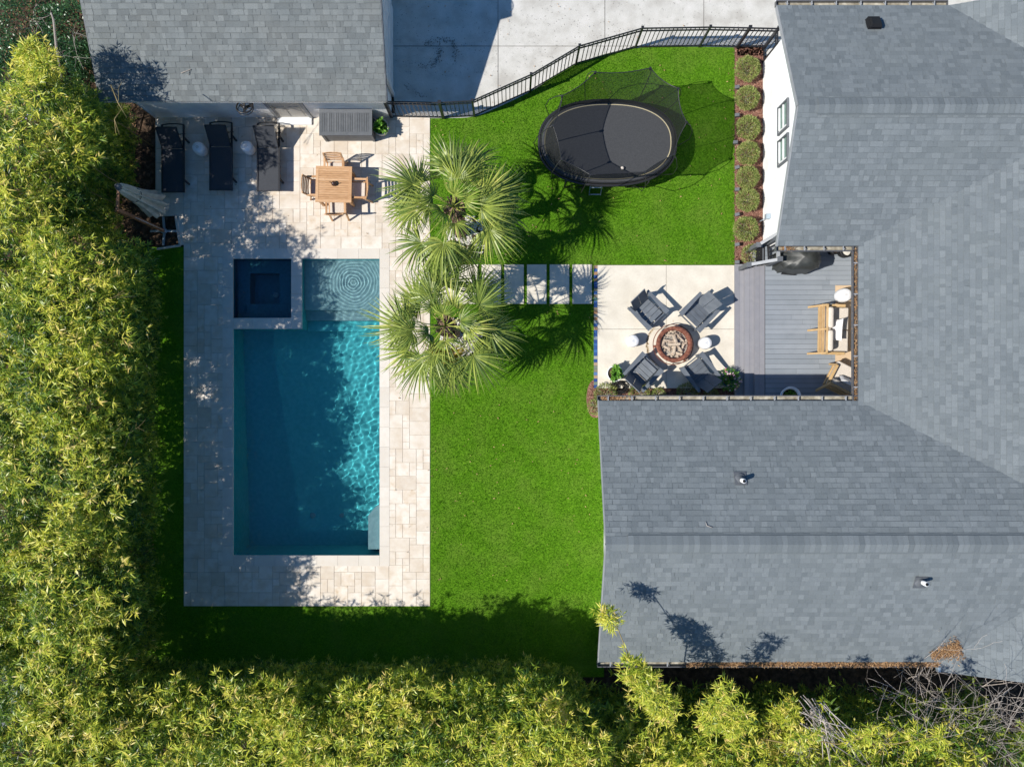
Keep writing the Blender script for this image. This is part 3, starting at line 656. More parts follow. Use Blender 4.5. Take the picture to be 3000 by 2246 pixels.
# ================================================================ FENCE
def fence(name, pts, label, hgt=1.24, gate=()):
    f = thing(name, label, 'fence', (pts[0][0], pts[0][1], 0)); o = Vector((pts[0][0], pts[0][1], 0))
    for i, p in enumerate(pts):
        q = Vector((p[0], p[1], 0))-o; b = MB(); w_ = .075 if i in gate or i-1 in gate else .055
        b.box(q+Vector((0, 0, hgt/2+.02)), (w_, w_, hgt+.04)); b.box(q+Vector((0, 0, hgt+.05)), (w_+.02, w_+.02, .02)); b.build('post', m_darkm, f)
    for i in range(len(pts)-1):
        a = Vector((*pts[i], 0))-o; c = Vector((*pts[i+1], 0))-o; d = (c-a); L = d.length; d.normalize(); a = a+d*.035; c = c-d*.035; L -= .07
        b = MB(); Z = Vector((0, 0, 1))
        for z in (.07, hgt-.17, hgt-.02): b.beam(a+Z*z, c+Z*z, .032, .034)
        n = max(2, int(L/.118))
        for k in range(1, n): p = a+d*(L*k/n); b.box(p+Z*(hgt/2+.02), (.019, .019, hgt-.04), rz=math.atan2(d.y, d.x))
        b.build('gate' if i in gate else 'panel', m_darkm, f)
    return f
fp = [G(*p) for p in [(1147, 343), (1299, 346), (1390, 341), (1553, 268), (1687, 189), (1861, 140), (2049, 137), (2159, 139), (2238, 141)]]
fence('metal_fence', fp, 'black metal picket fence curving between the driveway and the lawn', gate=(0, 7))
fence('metal_fence', [(7.36, 9.78), (7.36, 9.40)], 'short black picket panel set against the corner of the white gable wall')

# ================================================================ STORAGE BOX, PLANTERS
X, Y = -4.72, 7.40
t_ = thing('storage_box', 'grey slatted wooden storage box against the white outbuilding wall', 'storage box', (X, Y, 0))
b = MB(); b.box((0, 0, .33), (1.42, .60, .62)); b.build('body', m_dkgrey, t_)
b = MB()
for z in (.1, .22, .34, .46, .58): b.box((0, -.305, z), (1.38, .02, .105))
for x in (-.69, .69): b.box((x, -.315, .33), (.07, .03, .64))
b.build('front_slats', m_dkgrey, t_)
b = MB(); n = 20
for i in range(n): b.box((-.66+1.32*(i+.5)/n, .0, .70), (1.32/n-.008, .54, .024))
b.box((0, .32, .70), (1.5, .10, .03)); b.box((0, -.32, .70), (1.5, .10, .03)); b.box((-.705, 0, .70), (.09, .54, .03)); b.box((.705, 0, .70), (.09, .54, .03)); b.box((0, 0, .675), (1.4, .62, .02))
b.build('lid', m_dkgrey, t_)

def leaves_lobed(parent, n, r, h, L, W, mat, name='foliage', up=.5):
    th = NR.uniform(0, 2*PI, n); ph = NR.uniform(.1, 1.35, n)
    d = np.stack([np.cos(th)*np.cos(ph), np.sin(th)*np.cos(ph), np.sin(ph)], 1)
    nb = 9; bs = []; ds = []; ti = []
    for i in range(n):
        Lr = r*NR.uniform(.6, 1.05); tv = NR.rand()
        for k in range(nb):     # lobes along the midrib
            f = .25+.75*k/nb; p = d[i]*Lr*f*np.array([1, 1, h/r]); p[2] += .0
            side = np.cross(d[i], [0, 0, 1]); side /= np.linalg.norm(side)
            for s in (-1, 1):
                bs.append(p); ds.append(d[i]*.6+side*s*1.1+np.array([0, 0, .1])); ti.append(tv)
    o = leaf_object(name, np.array(bs), np.array(ds), L, W, np.array(ti)+NR.normal(0, .12, len(ti)), mat, parent)
    return o
def planter(px, py, label, r=.21, hgt=.38, z=0., mat=None, lr=.29):
    X, Y = G(px, py, z); r = max(r, .235); t_ = thing('potted_plant', label, 'potted plant', (X, Y, z))
    b = MB(); b.lathe([(0, 0), (r*.62, 0), (r*.8, hgt*.3), (r*.98, hgt*.8), (r, hgt), (r-.03, hgt), (r-.04, hgt-.06)], n=28); b.build('pot', mat or m_pot, t_)
    b = MB(); b.lathe([(r-.035, hgt-.05), (0, hgt-.03)], n=20); b.build('potting_soil', m_soil, t_)
    f = leaves_lobed(t_, 30, lr, .34, .08, .042, m_fresh); f.location = (0, 0, hgt-.05)
    return t_
planter(1121, 384, 'bright green leafy plant in a round pale pot beside the storage box')
planter(1797, 1094, 'bright green leafy plant in a white pot on the patio beside the tiled edge', z=PZ, mat=m_ceram)
X, Y = G(2126, 1112, PZ); t_ = thing('potted_flowers', 'pink and white flowers in a blue glazed pot by the deck steps', 'potted flowers', (X, Y, PZ))
b = MB(); b.lathe([(0, 0), (.12, 0), (.19, .15), (.2, .3), (.215, .36), (.19, .36), (.18, .32)], n=28); b.build('pot', m_blue, t_)
n = 900; th = NR.uniform(0, 2*PI, n); rr = np.sqrt(NR.rand(n))*.30; zz = .30+.2*NR.rand(n)-rr*.3
base = np.stack([rr*np.cos(th), rr*np.sin(th), zz], 1); dd = np.stack([np.cos(th), np.sin(th), NR.uniform(-.2, .9, n)], 1)
leaf_object('foliage', base, dd, NR.uniform(.05, .1, n), .022, NR.rand(n), m_fresh, t_)
n = 420; th = NR.uniform(0, 2*PI, n); rr = .14+.2*np.sqrt(NR.rand(n)); cl = NR.randint(0, 60, n); cth = NR.uniform(0, 2*PI, 60); cr = NR.uniform(.12, .34, 60); ctint = NR.rand(60)
base = np.stack([cr[cl]*np.cos(cth[cl]), cr[cl]*np.sin(cth[cl]), .42+.1*np.sin(cl)], 1)
leaf_object('blossoms', base, NR.normal(0, 1, (n, 3)), .035, .03, ctint[cl], m_petal, t_)

# ================================================================ LOUNGERS
lg = thing('sun_lounger', '', 'sun lounger', group='sun loungers in a row')
W2 = .31
b = MB()
for s in (-1, 1):
    b.beam((s*W2, 0, .33), (s*W2, 1.96, .33), .045, .05)
b.tube([(-W2, 1.96, .33), (-.1, 1.99, .33), (.1, 1.99, .33), (W2, 1.96, .33)], .018, 6); b.beam((-W2, .02, .33), (W2, .02, .33), .03, .03)
for y in (.45, .9, 1.5): b.beam((-W2, y, .29), (W2, y, .29), .025, .02)
b.build('frame', m_darkm, lg)
b = MB(); n = 8
for i in range(n):
    a, c = .03+1.22*i/n, .03+1.22*(i+1)/n; z = lambda y: .352-.018*math.sin(PI*min(1, y/1.25))
    b.add([(-.30, a, z(a)), (.30, a, z(a)), (.30, c, z(c)), (-.30, c, z(c)), (-.30, a, z(a)-.01), (.30, a, z(a)-.01), (.30, c, z(c)-.01), (-.30, c, z(c)-.01)], [(0, 1, 2, 3), (7, 6, 5, 4), (0, 4, 5, 1), (1, 5, 6, 2), (2, 6, 7, 3), (3, 7, 4, 0)], .5)
b.build('seat', m_sling, lg)
bk = Vector((0, .47, .43)); b = MB(); b.beam(Vector((0, 1.27, .35)), Vector((0, 1.27, .35))+bk, .56, .012, up=(0, -1, 1)); b.build('backrest', m_sling, lg)
b = MB()
for s in (-1, 1): b.tube([(s*.295, 1.25, .34), Vector((s*.295, 1.25, .34))+bk*1.04], .015, 6)
b.tube([Vector((-.295, 1.25, .34))+bk*1.04, Vector((.295, 1.25, .34))+bk*1.04], .015, 6); b.build('back_frame', m_darkm, lg)
b = MB(); b.tube([(-.29, 1.26+.3, .34+.27), (-.29, 1.72, .31)], .01); b.tube([(.29, 1.26+.3, .34+.27), (.29, 1.72, .31)], .01); b.tube([(-.36, 1.70, .31), (.36, 1.70, .31)], .01); b.build('back_strut', m_darkm, lg)
for s in (-1, 1):
    for y in (.38, 1.6): b = MB(); b.beam((s*W2, y, .33), (s*(W2+.02), y-.06, 0), .05, .035); b.build('leg', m_darkm, lg)
    pass
lg.location = (-7.03, 5.54, 0); lg['label'] = 'dark sling sun lounger nearest the dining table, catching the sun'
dup(lg, (-8.40, 5.56, 0), 0, 'dark sling sun lounger between the two white stools, in dappled shade')
dup(lg, (-9.78, 5.50, 0), R.uniform(-.01, .01), 'dark sling sun lounger beside the bamboo, fully in shade')

# ================================================================ STOOLS
def stool(px, py, z, label, hgt=.43, r=.185):
    X, Y = G(px, py, z+hgt); t_ = thing('ceramic_stool', label, 'stool', (X, Y, z), group='white ceramic stools')
    b = MB(); b.lathe([(0, 0), (r*.84, 0), (r*.96, hgt*.25), (r, hgt*.5), (r*.96, hgt*.78), (r*.86, hgt*.95), (r*.78, hgt), (r*.3, hgt+.012), (0, hgt+.012)], n=36); b.build('body', m_ceram, t_)
    b = MB()
    for k in range(6): q = k*PI/3; b.lathe([(.009, .0), (0, .002)], (.035*math.cos(q), .035*math.sin(q), hgt+.0125), 8)
    b.lathe([(.01, 0), (0, .002)], (0, 0, hgt+.0125), 8); b.build('vent_holes', m_black, t_)
stool(578, 431, 0, 'white ceramic stool between the shaded and the middle lounger')
stool(720, 428, 0, 'white ceramic stool between the middle and the sunny lounger')
stool(1856, 998, PZ, 'white ceramic stool on the patio left of the fire pit')
stool(2070, 1004, PZ, 'white ceramic stool on the patio between fire pit and steps')

# ================================================================ DINING SET
def teak_table():
    t_ = thing('dining_table', 'square slatted teak dining table on the pool terrace', 'table', (-5.055, 5.64, 0), math.radians(-1.2))
    b = MB(); h = .74; w_ = 1.02
    for s in (-1, 1):
        b.box((0, s*(w_/2-.04), h-.015), (w_, .08, .03)); b.box((s*(w_/2-.04), 0, h-.015), (.08, w_-.16, .03))
    n = 13
    for i in range(n): b.box((0, -(w_/2-.08)+(w_-.16)*(i+.5)/n, h-.017), (w_-.16, (w_-.16)/n-.008, .024))
    b.build('tabletop', m_teak, t_)
    b = MB()
    for s in (-1, 1): b.box((0, s*.43, h-.07), (.84, .022, .07)); b.box((s*.43, 0, h-.07), (.022, .84, .07))
    b.build('apron', m_teak, t_)
    for x in (-1, 1):
        for y in (-1, 1): b = MB(); b.beam((x*.43, y*.43, h-.03), (x*.44, y*.44, 0), .065, .065); b.build('leg', m_teak, t_)
teak_table()
def teak_chair():
    """faces +Y, origin under the seat centre"""
    t_ = thing('dining_chair', '', 'chair', group='teak armchairs round the dining table')
    b = MB()
    for i in range(6): b.box((0, -.19+.078*i, .425), (.44, .062, .018))
    b.box((0, .23, .405), (.5, .03, .05)); b.box((-.235, 0, .405), (.03, .46, .05)); b.box((.235, 0, .405), (.03, .46, .05)); b.box((0, -.22, .405), (.5, .03, .05)); b.build('seat', m_teak, t_)
    b = MB()
    for k in range(5):
        z = .53+.085*k; y = -.235-.11*(z-.45)/.42
        pts = [(x, y-.022*(1-(x/.23)**2), z) for x in (-.23, -.12, 0, .12, .23)]
        for p, q in zip(pts, pts[1:]): b.beam(p, q, .018, .062 if k < 4 else .075)
    b.build('backrest', m_teak, t_)
    for s in (-1, 1):
        b = MB(); b.beam((s*.245, .24, 0), (s*.245, .22, .64), .045, .04, up=(0, 1, 0)); b.build('leg', m_teak, t_)
        b = MB(); b.beam((s*.245, -.34, 0), (s*.245, -.215, .42), .045, .04, up=(0, 1, 0)); b.beam((s*.245, -.215, .42), (s*.245, -.345, .90), .04, .035, up=(0, 1, 0)); b.build('leg', m_teak, t_)
        b = MB(); b.beam((s*.262, .27, .65), (s*.262, -.28, .66), .055, .025); b.build('armrest', m_teak, t_)
    b = MB(); b.box((0, .01, .452), (.42, .43, .035)); o = b.build('cushion', m_cushion, t_)
    md_ = o.modifiers.new('bev', 'BEVEL'); md_.width = .016; md_.segments = 3
    return t_
ch = teak_chair(); ch.location = (-5.07, 6.13, 0); ch.rotation_euler = (0, 0, PI); ch['label'] = 'teak armchair on the side of the table facing the storage box'
dup(ch, (-5.56, 5.62, 0), -PI/2, 'teak armchair on the side of the table nearest the loungers')
dup(ch, (-4.42, 5.55, 0), PI/2-.03, 'teak armchair between the dining table and the tall palm')
dup(ch, (-5.02, 5.10, 0), .02, 'teak armchair on the side of the table nearest the pool')
X, Y = G(977, 537, .82); t_ = thing('teapot', 'small dark glass teapot on the teak table', 'teapot', (X, Y, .742))
b = MB(); b.lathe([(0, 0), (.05, 0), (.075, .03), (.07, .07), (.04, .1), (.02, .11), (0, .115)], n=20); b.build('body', m_dark2 if 'm_dark2' in globals() else M('dark_glass', (.06, .03, .02), rough=.08, spec=.9), t_)
b = MB(); b.tube([(.07, .0, .08), (.12, .01, .085), (.135, .01, .05), (.10, .0, .02), (.07, 0, .02)], .008); b.build('handle', m_darkm, t_)
b = MB(); b.tube([(-.05, .02, .04), (-.09, .035, .06), (-.11, .04, .09)], [.014, .01, .007]); b.build('spout', m_darkm, t_)

# ================================================================ UMBRELLA AND ITS BED
b = MB(); b.add([(*G(452, 636), .012), (*G(520, 632), .012), (*G(528, 718), .012), (*G(456, 724), .012)], [(0, 1, 2, 3)]); struct(b.build('soil_bed', m_soil))
t_ = thing('bed_edging', 'pale edging round the dark bed at the foot of the folded umbrella', 'edging', (*G(526, 718), 0)); o = Vector(t_.location)
for a, c in (((516, 630), (529, 720)), ((529, 720), (462, 730))):
    b = MB(); b.beam(Vector((*G(*a), .03))-o, Vector((*G(*c), .03))-o, .05, .08); b.build('kerb', m_conc, t_)
UX, UY = G(484, 678)
um = thing('cantilever_umbrella', 'folded cream cantilever umbrella on a brown wooden mast beside the bamboo', 'umbrella', (UX, UY, 0))
b = MB(); b.beam((0, 0, 0.02), (-.02, .02, 2.72), .085, .085, up=(0, 1, 0)); b.build('mast', m_brownw, um)
b = MB(); b.beam((-.02, .02, 2.7), (.06, .55, 2.78), .06, .06); b.build('arm', m_brownw, um)
b = MB()
for q in (0, PI/2+.1, PI, 3*PI/2-.1): b.beam((.02*math.cos(q), .02*math.sin(q), .05), (.42*math.cos(q), .42*math.sin(q), .035), .055, .04)
b.box((0, 0, .08), (.12, .12, .12)); b.build('base', m_galv, um)
b = MB(); cx, cyy = .08, .58
rs = np.random.RandomState(3)
def wob(q, z): return 1+.22*math.sin(9*q+1.2*z)+.08*math.sin(17*q+2*z)
b.lathe([(.03, 2.88), (.09, 2.8), (.13, 2.5), (.15, 2.2), (.17, 1.9), (.2, 1.6), (.24, 1.3), (.29, 1.05), (.33, .85), (.30, .80), (.05, 1.2)], (cx, cyy, 0), 72, wob=wob); b.build('canopy', m_canvas, um)
b = MB(); b.lathe([(0, 2.93), (.06, 2.92), (.085, 2.84), (.085, 2.78)], (cx, cyy, 0), 16); b.build('cap', m_dkgrey, um)
b = MB(); b.tube([(cx+.185*math.cos(q), cyy+.185*math.sin(q), 1.98) for q in [2*PI*i/16 for i in range(16)]], .012, 5, closed=True); b.build('strap', m_dkgrey, um)
b = MB(); b.tube([(.05, 0, .05), (.06, 0, 1.9)], .006); b.build('cord', m_trimw, um)

# ================================================================ TRAMPOLINE
TX, TY, TZ = 2.70, 6.80, .86
tr = thing('trampoline', 'large oval black trampoline with net enclosure on the lawn', 'trampoline', (TX, TY, 0))
def ov(q, a, b_, e=2.35):
    c, s = math.cos(q), math.sin(q); return (a*abs(c)**(2/e)*(1 if c > 0 else -1), b_*abs(s)**(2/e)*(1 if s > 0 else -1))
N = 72; Q = [2*PI*i/N for i in range(N)]
b = MB(); rg = [ov(q, 1.86, 1.13) for q in Q]; b.add([(x, y, TZ) for x, y in rg], [tuple(range(N))], .5); b.build('jumping_mat', m_mat, tr)
b = MB()
for q1, q2 in zip(Q, Q[1:]+[2*PI]):
    a = ov(q1, 1.79, 1.06); c = ov(q2, 1.79, 1.06); a2 = ov(q1, 1.765, 1.04); c2 = ov(q2, 1.765, 1.04)
    b.add([(*a, TZ+.006), (*c, TZ+.006), (*c2, TZ+.006), (*a2, TZ+.006)], [(0, 1, 2, 3)], .5)
b.build('edge_webbing', m_tan, tr)
b = MB(); b.tube([(*ov(q, 1.93, 1.20), TZ-.08) for q in Q], .045, 6, closed=True); b.tube([(*ov(q, 1.88, 1.15), TZ-.01) for q in Q], .02, 5, closed=True)
b.tube([(*ov(q, 1.70, 1.02), .14) for q in Q], .028, 6, closed=True); b.build('frame', m_darkm, tr)
b = MB()
for i in range(0, 72): q = Q[i]; b.tube([(*ov(q, 1.70, 1.02), .15), (*ov(q+.05, 1.88, 1.15), TZ-.02)], .006, 4)
b.build('rods', m_darkm, tr)
tips = [(2.16, 8.06), (3.59, 8.17), (4.31, 7.64), (4.53, 6.76), (4.20, 5.93), (3.44, 5.47), (2.03, 5.40), (1.28, 5.80), (1.06, 6.68)]
tips = [(x-TX, y-TY) for x, y in tips]; NZ = 2.6; tips[1] = (tips[1][0], tips[1][1])
tips.insert(9, (1.30-TX, 7.45-TY))
for (x, y) in tips:
    q = math.atan2(y/1.13, x/1.86); a = ov(q, 1.90, 1.17); b = MB(); d = Vector((x, y, 0)).normalized()
    p0 = Vector((*a, .25)); p3 = Vector((x, y, NZ)); bow = d*.34
    b.tube([p0, Vector((*a, .8))+d*.12, p0.lerp(p3, .45)+bow*.95, p0.lerp(p3, .7)+bow*.85, p0.lerp(p3, .9)+bow*.4, p3], .011, 6, tint=.5)
    b.box(p3-Vector((0, 0, .04)), (.05, .05, .1), tint=.5); b.build('net_pole', m_darkm, tr)
b = MB(); n = len(tips); K = 10; M2 = 10; top = []; 
order = sorted(tips, key=lambda p: math.atan2(p[1], p[0]))
for i in range(n):
    a, c = order[i], order[(i+1) % n]
    for k in range(K):
        t = k/K; sag = .08*4*t*(1-t); x = a[0]+(c[0]-a[0])*t; y = a[1]+(c[1]-a[1])*t; kk = 1-.025*4*t*(1-t)
        top.append((x*kk, y*kk, NZ-sag))
vs = []; fs = []; m_ = len(top)
for j in range(M2+1):
    f = j/M2
    for (x, y, z) in top:
        q = math.atan2(y/1.1, x/1.83); lo = ov(q, 1.80, 1.075); g_ = f**1.15
        vs.append((lo[0]+(x-lo[0])*g_, lo[1]+(y-lo[1])*g_, TZ+.01+(z-TZ)*f))
for j in range(M2):
    for i in range(m_): fs.append((j*m_+i, j*m_+(i+1) % m_, (j+1)*m_+(i+1) % m_, (j+1)*m_+i))
b.add(vs, fs, .5, 0, True); b.build('net', m_net, tr)
b = MB(); b.tube(top, .012, 5, closed=True, tint=.5); b.build('net_rope', m_darkm, tr)
for (x, y) in ((-1.75, 0), (1.75, 0), (-.9, -.95), (.9, -.95), (-.9, .95), (.9, .95)):
    b = MB(); tx, ty = (0, .28) if abs(x) > 1.5 else (.28, 0); sx = (x/abs(x)*.12 if abs(x) > 1.5 else 0); sy = (0 if abs(x) > 1.5 else y/abs(y)*.12)
    b.tube([(x+sx-tx, y+sy-ty, .75), (x+sx-tx, y+sy-ty, .05), (x+sx+tx, y+sy+ty, .05), (x+sx+tx, y+sy+ty, .75)], .022, 6); b.build('leg', m_darkm, tr)
b = MB(); lx, ly = G(1742, 541); lx -= TX; ly -= TY
for s in (-1, 1): b.tube([(lx+s*.17, ly+.05, .82), (lx+s*.17, ly-.32, .03)], .014, 6)
for f in (.25, .6, .95): b.tube([(lx-.17, ly+.05-.37*f, .82-.79*f), (lx+.17, ly+.05-.37*f, .82-.79*f)], .02, 6)
b.build('ladder', m_galv, tr)
X, Y = G(1823.5, 492.5, TZ+.06); b = MB(); b.lathe([(.05*math.sin(PI*i/10), -.05*math.cos(PI*i/10)) for i in range(11)], n=18); o = b.build('ball', m_cushion, loc=(X, Y, TZ+.052)); tag(o, 'small tan ball lying on the dark trampoline mat', 'ball')

# ================================================================ FIRE PIT AND ITS CHAIRS
FX, FY = G(1976, 1008, PZ+.38)
fp_ = thing('fire_pit', 'round rusted steel fire pit full of split logs', 'fire pit', (FX, FY, PZ))
b = MB(); b.lathe([(.25, 0), (.30, .0), (.44, .10), (.515, .30), (.52, .38), (.51, .392), (.415, .385), (.405, .375), (.40, .24)], n=56); b.build('bowl', m_rust, fp_)
b = MB(); b.lathe([(.405, .25), (.2, .27), (0, .28)], n=24); b.build('ash_bed', m_ash, fp_)
b = MB(); b.tube([(.58*math.cos(q), .58*math.sin(q), .20) for q in [2*PI*i/64 for i in range(64)]], .012, 6, closed=True); b.build('ring_handle', m_rust, fp_)
for q in (PI+.1, -.95, 1.15): b = MB(); b.beam((.49*math.cos(q), .49*math.sin(q), .24), (.59*math.cos(q), .59*math.sin(q), .21), .07, .015); b.build('ring_bracket', m_rust, fp_)
LG = iter(['long split log lying across the upper left of the fire pit', 'pale split log in the centre of the fire pit', 'upright leaning log just above the centre of the fire pit', 'split log pointing down from the centre of the fire pit', 'thin log lower right of the fire pit centre', 'thin log at the upper right inside the fire pit', 'short log at the lower left inside the fire pit', 'small log at the right inside the fire pit', 'log along the top rim inside the fire pit', 'log along the bottom rim inside the fire pit', 'small log at the bottom right inside the fire pit', 'stubby log touching the right rim inside the fire pit', 'stubby log touching the left rim inside the fire pit', 'thin stick by the top right rim inside the fire pit'])
def log(x, y, q, L, w_, z, tilt=0):
    b = MB(); n = 7; vs = []
    prof = [(math.cos(2*PI*k/n)*w_*R.uniform(.7, 1.1), math.sin(2*PI*k/n)*w_*.8*R.uniform(.7, 1.1)) for k in range(n)]
    for s in (-1, 1): vs += [(s*L/2+R.uniform(-.01, .01), p[0], p[1]) for p in prof]
    b.add(vs, [tuple(range(n))[::-1], tuple(range(n, 2*n))]+[(i, (i+1) % n, n+(i+1) % n, n+i) for i in range(n)])
    o = b.build('firewood', m_log, loc=(FX+x, FY+y, PZ+z)); o.rotation_euler = (R.uniform(-.3, .3), tilt, q)
    return tag(o, next(LG), 'firewood', 'split logs in the fire pit')
for a in ((-.14, .10, -.15, .34, .045, .33), (.0, .0, .05, .34, .05, .36), (.03, .12, 1.9, .26, .05, .36), (.0, -.17, 1.4, .24, .055, .34), (.13, -.08, -.9, .3, .035, .36), (.2, .16, -.8, .26, .03, .34),
          (-.2, -.1, -.5, .2, .04, .31), (.24, -.1, 1.1, .22, .035, .31), (-.08, .26, .1, .24, .035, .31), (-.1, -.27, .4, .26, .03, .31), (.14, -.26, -.3, .2, .035, .32), (.29, .03, .2, .14, .04, .31), (-.3, .02, 1.3, .16, .04, .31), (.12, .28, -.5, .2, .03, .31)): log(*a, tilt=R.uniform(-.12, .12))
n = 70; pts = []
b = MB()
for i in range(90):
    q = R.uniform(0, 2*PI); r_ = math.sqrt(R.uniform(0, .15)); s = R.uniform(.015, .035)
    b.box((r_*math.cos(q), r_*math.sin(q), .29+s/2), (s*2, s*1.4, s*1.3), rot=Matrix.Rotation(R.uniform(0, 3), 3, (R.random(), R.random(), R.random()+.1)))
o = b.build('wood_rubble', m_log, loc=(FX, FY, PZ)); stuff(o, 'small bits of charred wood and ash under the logs', 'rubble')

b = MB()
for i in range(420):
    q = R.gauss(3.3, .55); r_ = .70+R.gauss(0, .018); s = R.uniform(.005, .016)
    x, y = FX-.02+r_*math.cos(q), FY+r_*math.sin(q); b.add([(x-s, y, PZ+.003), (x, y-s, PZ+.003), (x+s, y, PZ+.003), (x, y+s, PZ+.003)], [(0, 1, 2, 3)])
stuff(b.build('rust_stain', M('rust_stain', (.52, .38, .22), rough=1)), 'faint rusty ring stain on the patio left of the fire pit', 'stain')
def lounge_chair():
    """slab-built garden chair, faces +Y"""
    t_ = thing('garden_chair', '', 'chair', group='grey garden chairs round the fire pit')
    b = MB()
    for k in range(4):
        a = -.17+.145*k; z = .29+.035*k
        b.box((0, a+.02, z), (.53, .137, .022), rot=Matrix.Rotation(.22, 3, 'X'))
    b.box((0, .41, .36), (.56, .022, .1)); b.build('seat', m_navy, t_)
    b = MB()
    lo = Vector((0, -.20, .27)); hi = Vector((0, -.50, .90)); d = hi-lo; nrm = Vector((0, .9, .43)).normalized()
    for s in (-1, 1): b.beam(lo+Vector((s*.138, 0, 0)), hi+Vector((s*.138, 0, 0)), .262, .024, up=nrm)
    for f in (.1, .5, .9): b.beam(lo+d*f+Vector((-.26, -.02, -.01)), lo+d*f+Vector((.26, -.02, -.01)), .02, .07)
    b.build('backrest', m_navy, t_)
    for s in (-1, 1):
        b = MB(); x0 = s*.27; x1 = s*.40
        b.prism([(x0, .45), (x1+s*.02, .45), (x1, -.40), (x0+s*.05, -.40)], 'z', .545, .57, mi=0); b.build('armrest', m_navy, t_)
        b = MB(); b.box((s*.305, .36, .27), (.025, .14, .55)); b.build('leg', m_navy, t_)
        b = MB(); b.beam((s*.285, .40, .30), (s*.285, -.42, .06), .025, .13); b.beam((s*.305, -.36, .0), (s*.305, -.30, .54), .025, .11, up=(0, 1, 0)); b.build('leg', m_navy, t_)
    return t_
def face(dx, dy): return math.atan2(dy, dx)-PI/2
gc = lounge_chair()
spots = [((610, 650), (.70, -.72), 'grey garden chair up left of the fire pit, nearest the grass and stepping slabs'),
         ((1085, 668), (-.70, -.72), 'grey garden chair facing away from the deck steps, its backrest in full sun'),
         ((560, 1225), (.68, .73), 'grey garden chair near the coiled hose and the white potted plant'),
         ((1090, 1225), (-.62, .79), 'grey garden chair half in shadow beside the blue flower pot')]
for i, ((zx, zy), f, lab) in enumerate(spots):
    X, Y = G(1700+zx/3.124, 700+zy/3.124, PZ+.38)
    if i == 0: gc.location = (X, Y, PZ); gc.rotation_euler = (0, 0, face(*f)); gc['label'] = lab
    else: dup(gc, (X, Y, PZ), face(*f), lab)
# coiled hose
b = MB(); pts = []
for i in range(150):
    q = i*.33; r_ = .17+.05*math.sin(i*.21)+.02*R.random(); pts.append((r_*math.cos(q)+.09*math.sin(i*.05), r_*math.sin(q)*.8, .05+.10*abs(math.sin(i*.13))+.0006*i))
X, Y = G(1815, 1134, PZ); b.tube(pts, .013, 6, tint=.5)
b.tube([(.15, -.05, .06), (.3, .0, .05), (.38, .08, .1), (.3, .14, .12), (.2, .08, .1)], .013, 6, tint=.5)
tag(b.build('garden_hose', m_black, loc=(X, Y, .03)), 'black garden hose coiled in the mulch bed below the patio', 'hose')

# ================================================================ DECK, STEPS, RAILS
DZ = .50
dk = thing('deck', 'grey plank deck between the two house wings with broad steps down', 'deck', (7.0, 1.5, 0)); o = Vector(dk.location)
b = MB(); y = -.70
while y < 3.86:
    xx = 7.25; L = [R.uniform(1.0, 2.4)]
    cuts = [7.255, 7.255+R.uniform(.6, 2.2), 10.3]
    for a, c in zip(cuts, cuts[1:]): b.box(((a+c)/2-o.x, y+.07-o.y, DZ-.0125), (c-a-.004, .134, .025))
    y += .1405
b.build('deck_boards', m_deck, dk)
b = MB(); b.box((8.65-o.x, 1.6-o.y, DZ-.06), (3.28, 4.6, .06), tint=0); b.build('deck_frame', m_black, dk)
def xg(px, z): return G(px, 0, z)[0]
ytop = G(0, 776, .1)[1]
for (pa, pm, pb, z) in ((2153, 2166.5, 2181.5, .23), (2181, 2195.5, 2211, .365), (2210.5, 2225.5, 2240.5, DZ)):
    b = MB(); xa, xm, xb = xg(pa, z), xg(pm, z), xg(pb, z)
    b.box(((xa+xm)/2-o.x, (ytop-.62)/2-o.y, z-.0125), (xm-xa-.004, ytop+.62, .025)); b.box(((xm+xb)/2-o.x, (ytop-.62)/2-o.y, z-.0125), (xb-xm-.004, ytop+.62, .025))
    b.box((xa+.025-o.x, (ytop-.62)/2-o.y, z-.09), (.02, ytop+.6, .13), tint=0); b.build('step', m_step, dk)
b = MB(); b.box((7.0-o.x, -.64-o.y, .2), (1.1, .03, .32)); b.box((7.2-o.x, 3.62-o.y, .25), (.04, .5, .48)); b.box((7.1-o.x, ytop+.03-o.y, .22), (.5, .03, .4)); b.build('skirt', m_dkgrey, dk)
def rail(name, pts, label, bal=True, posts=True, low=.42):
    t_ = thing(name, label, 'railing', (pts[0][0], pts[0][1], 0)); o = Vector(t_.location)
    P_ = [Vector(p)-o for p in pts]
    for p, ps in zip(P_, posts if isinstance(posts, (list, tuple)) else [posts]*len(P_)):
        if ps: b = MB(); b.box((p.x, p.y, (ps if ps is not True else 0)+(p.z+.05-(0 if ps is True else ps))/2), (.11, .11, p.z+.05-(0 if ps is True else ps))); b.box((p.x, p.y, p.z+.06), (.135, .135, .03)); b.build('post', m_dkgrey, t_)
    b = MB()
    for a, c in zip(P_, P_[1:]): b.beam(a, c, .085, .035); b.beam(a-Vector((0, 0, .10)), c-Vector((0, 0, .10)), .04, .05)
    b.build('handrail', m_trimg, t_)
    if bal:
        b = MB()
        for a, c in zip(P_, P_[1:]):
            b.beam(a-Vector((0, 0, .8)), c-Vector((0, 0, .8)), .04, .05); n = max(2, int((c-a).length/.115))
            for k in range(1, n): p = a.lerp(c, k/n); b.beam(p-Vector((0, 0, .8)), p-Vector((0, 0, .05)), .025, .025, up=(0, 1, 0))
        b.build('balusters', m_darkm, t_)
rail('stair_railing', [(6.62, 3.32, .98), (7.33, 3.40, 1.46)], 'pale handrail sloping down beside the deck steps')
rail('deck_railing', [(7.31, 3.46, 1.44), (7.28, 3.98, 1.44)], 'short railing with black balusters on the deck next to the gable wall', posts=(False, True))
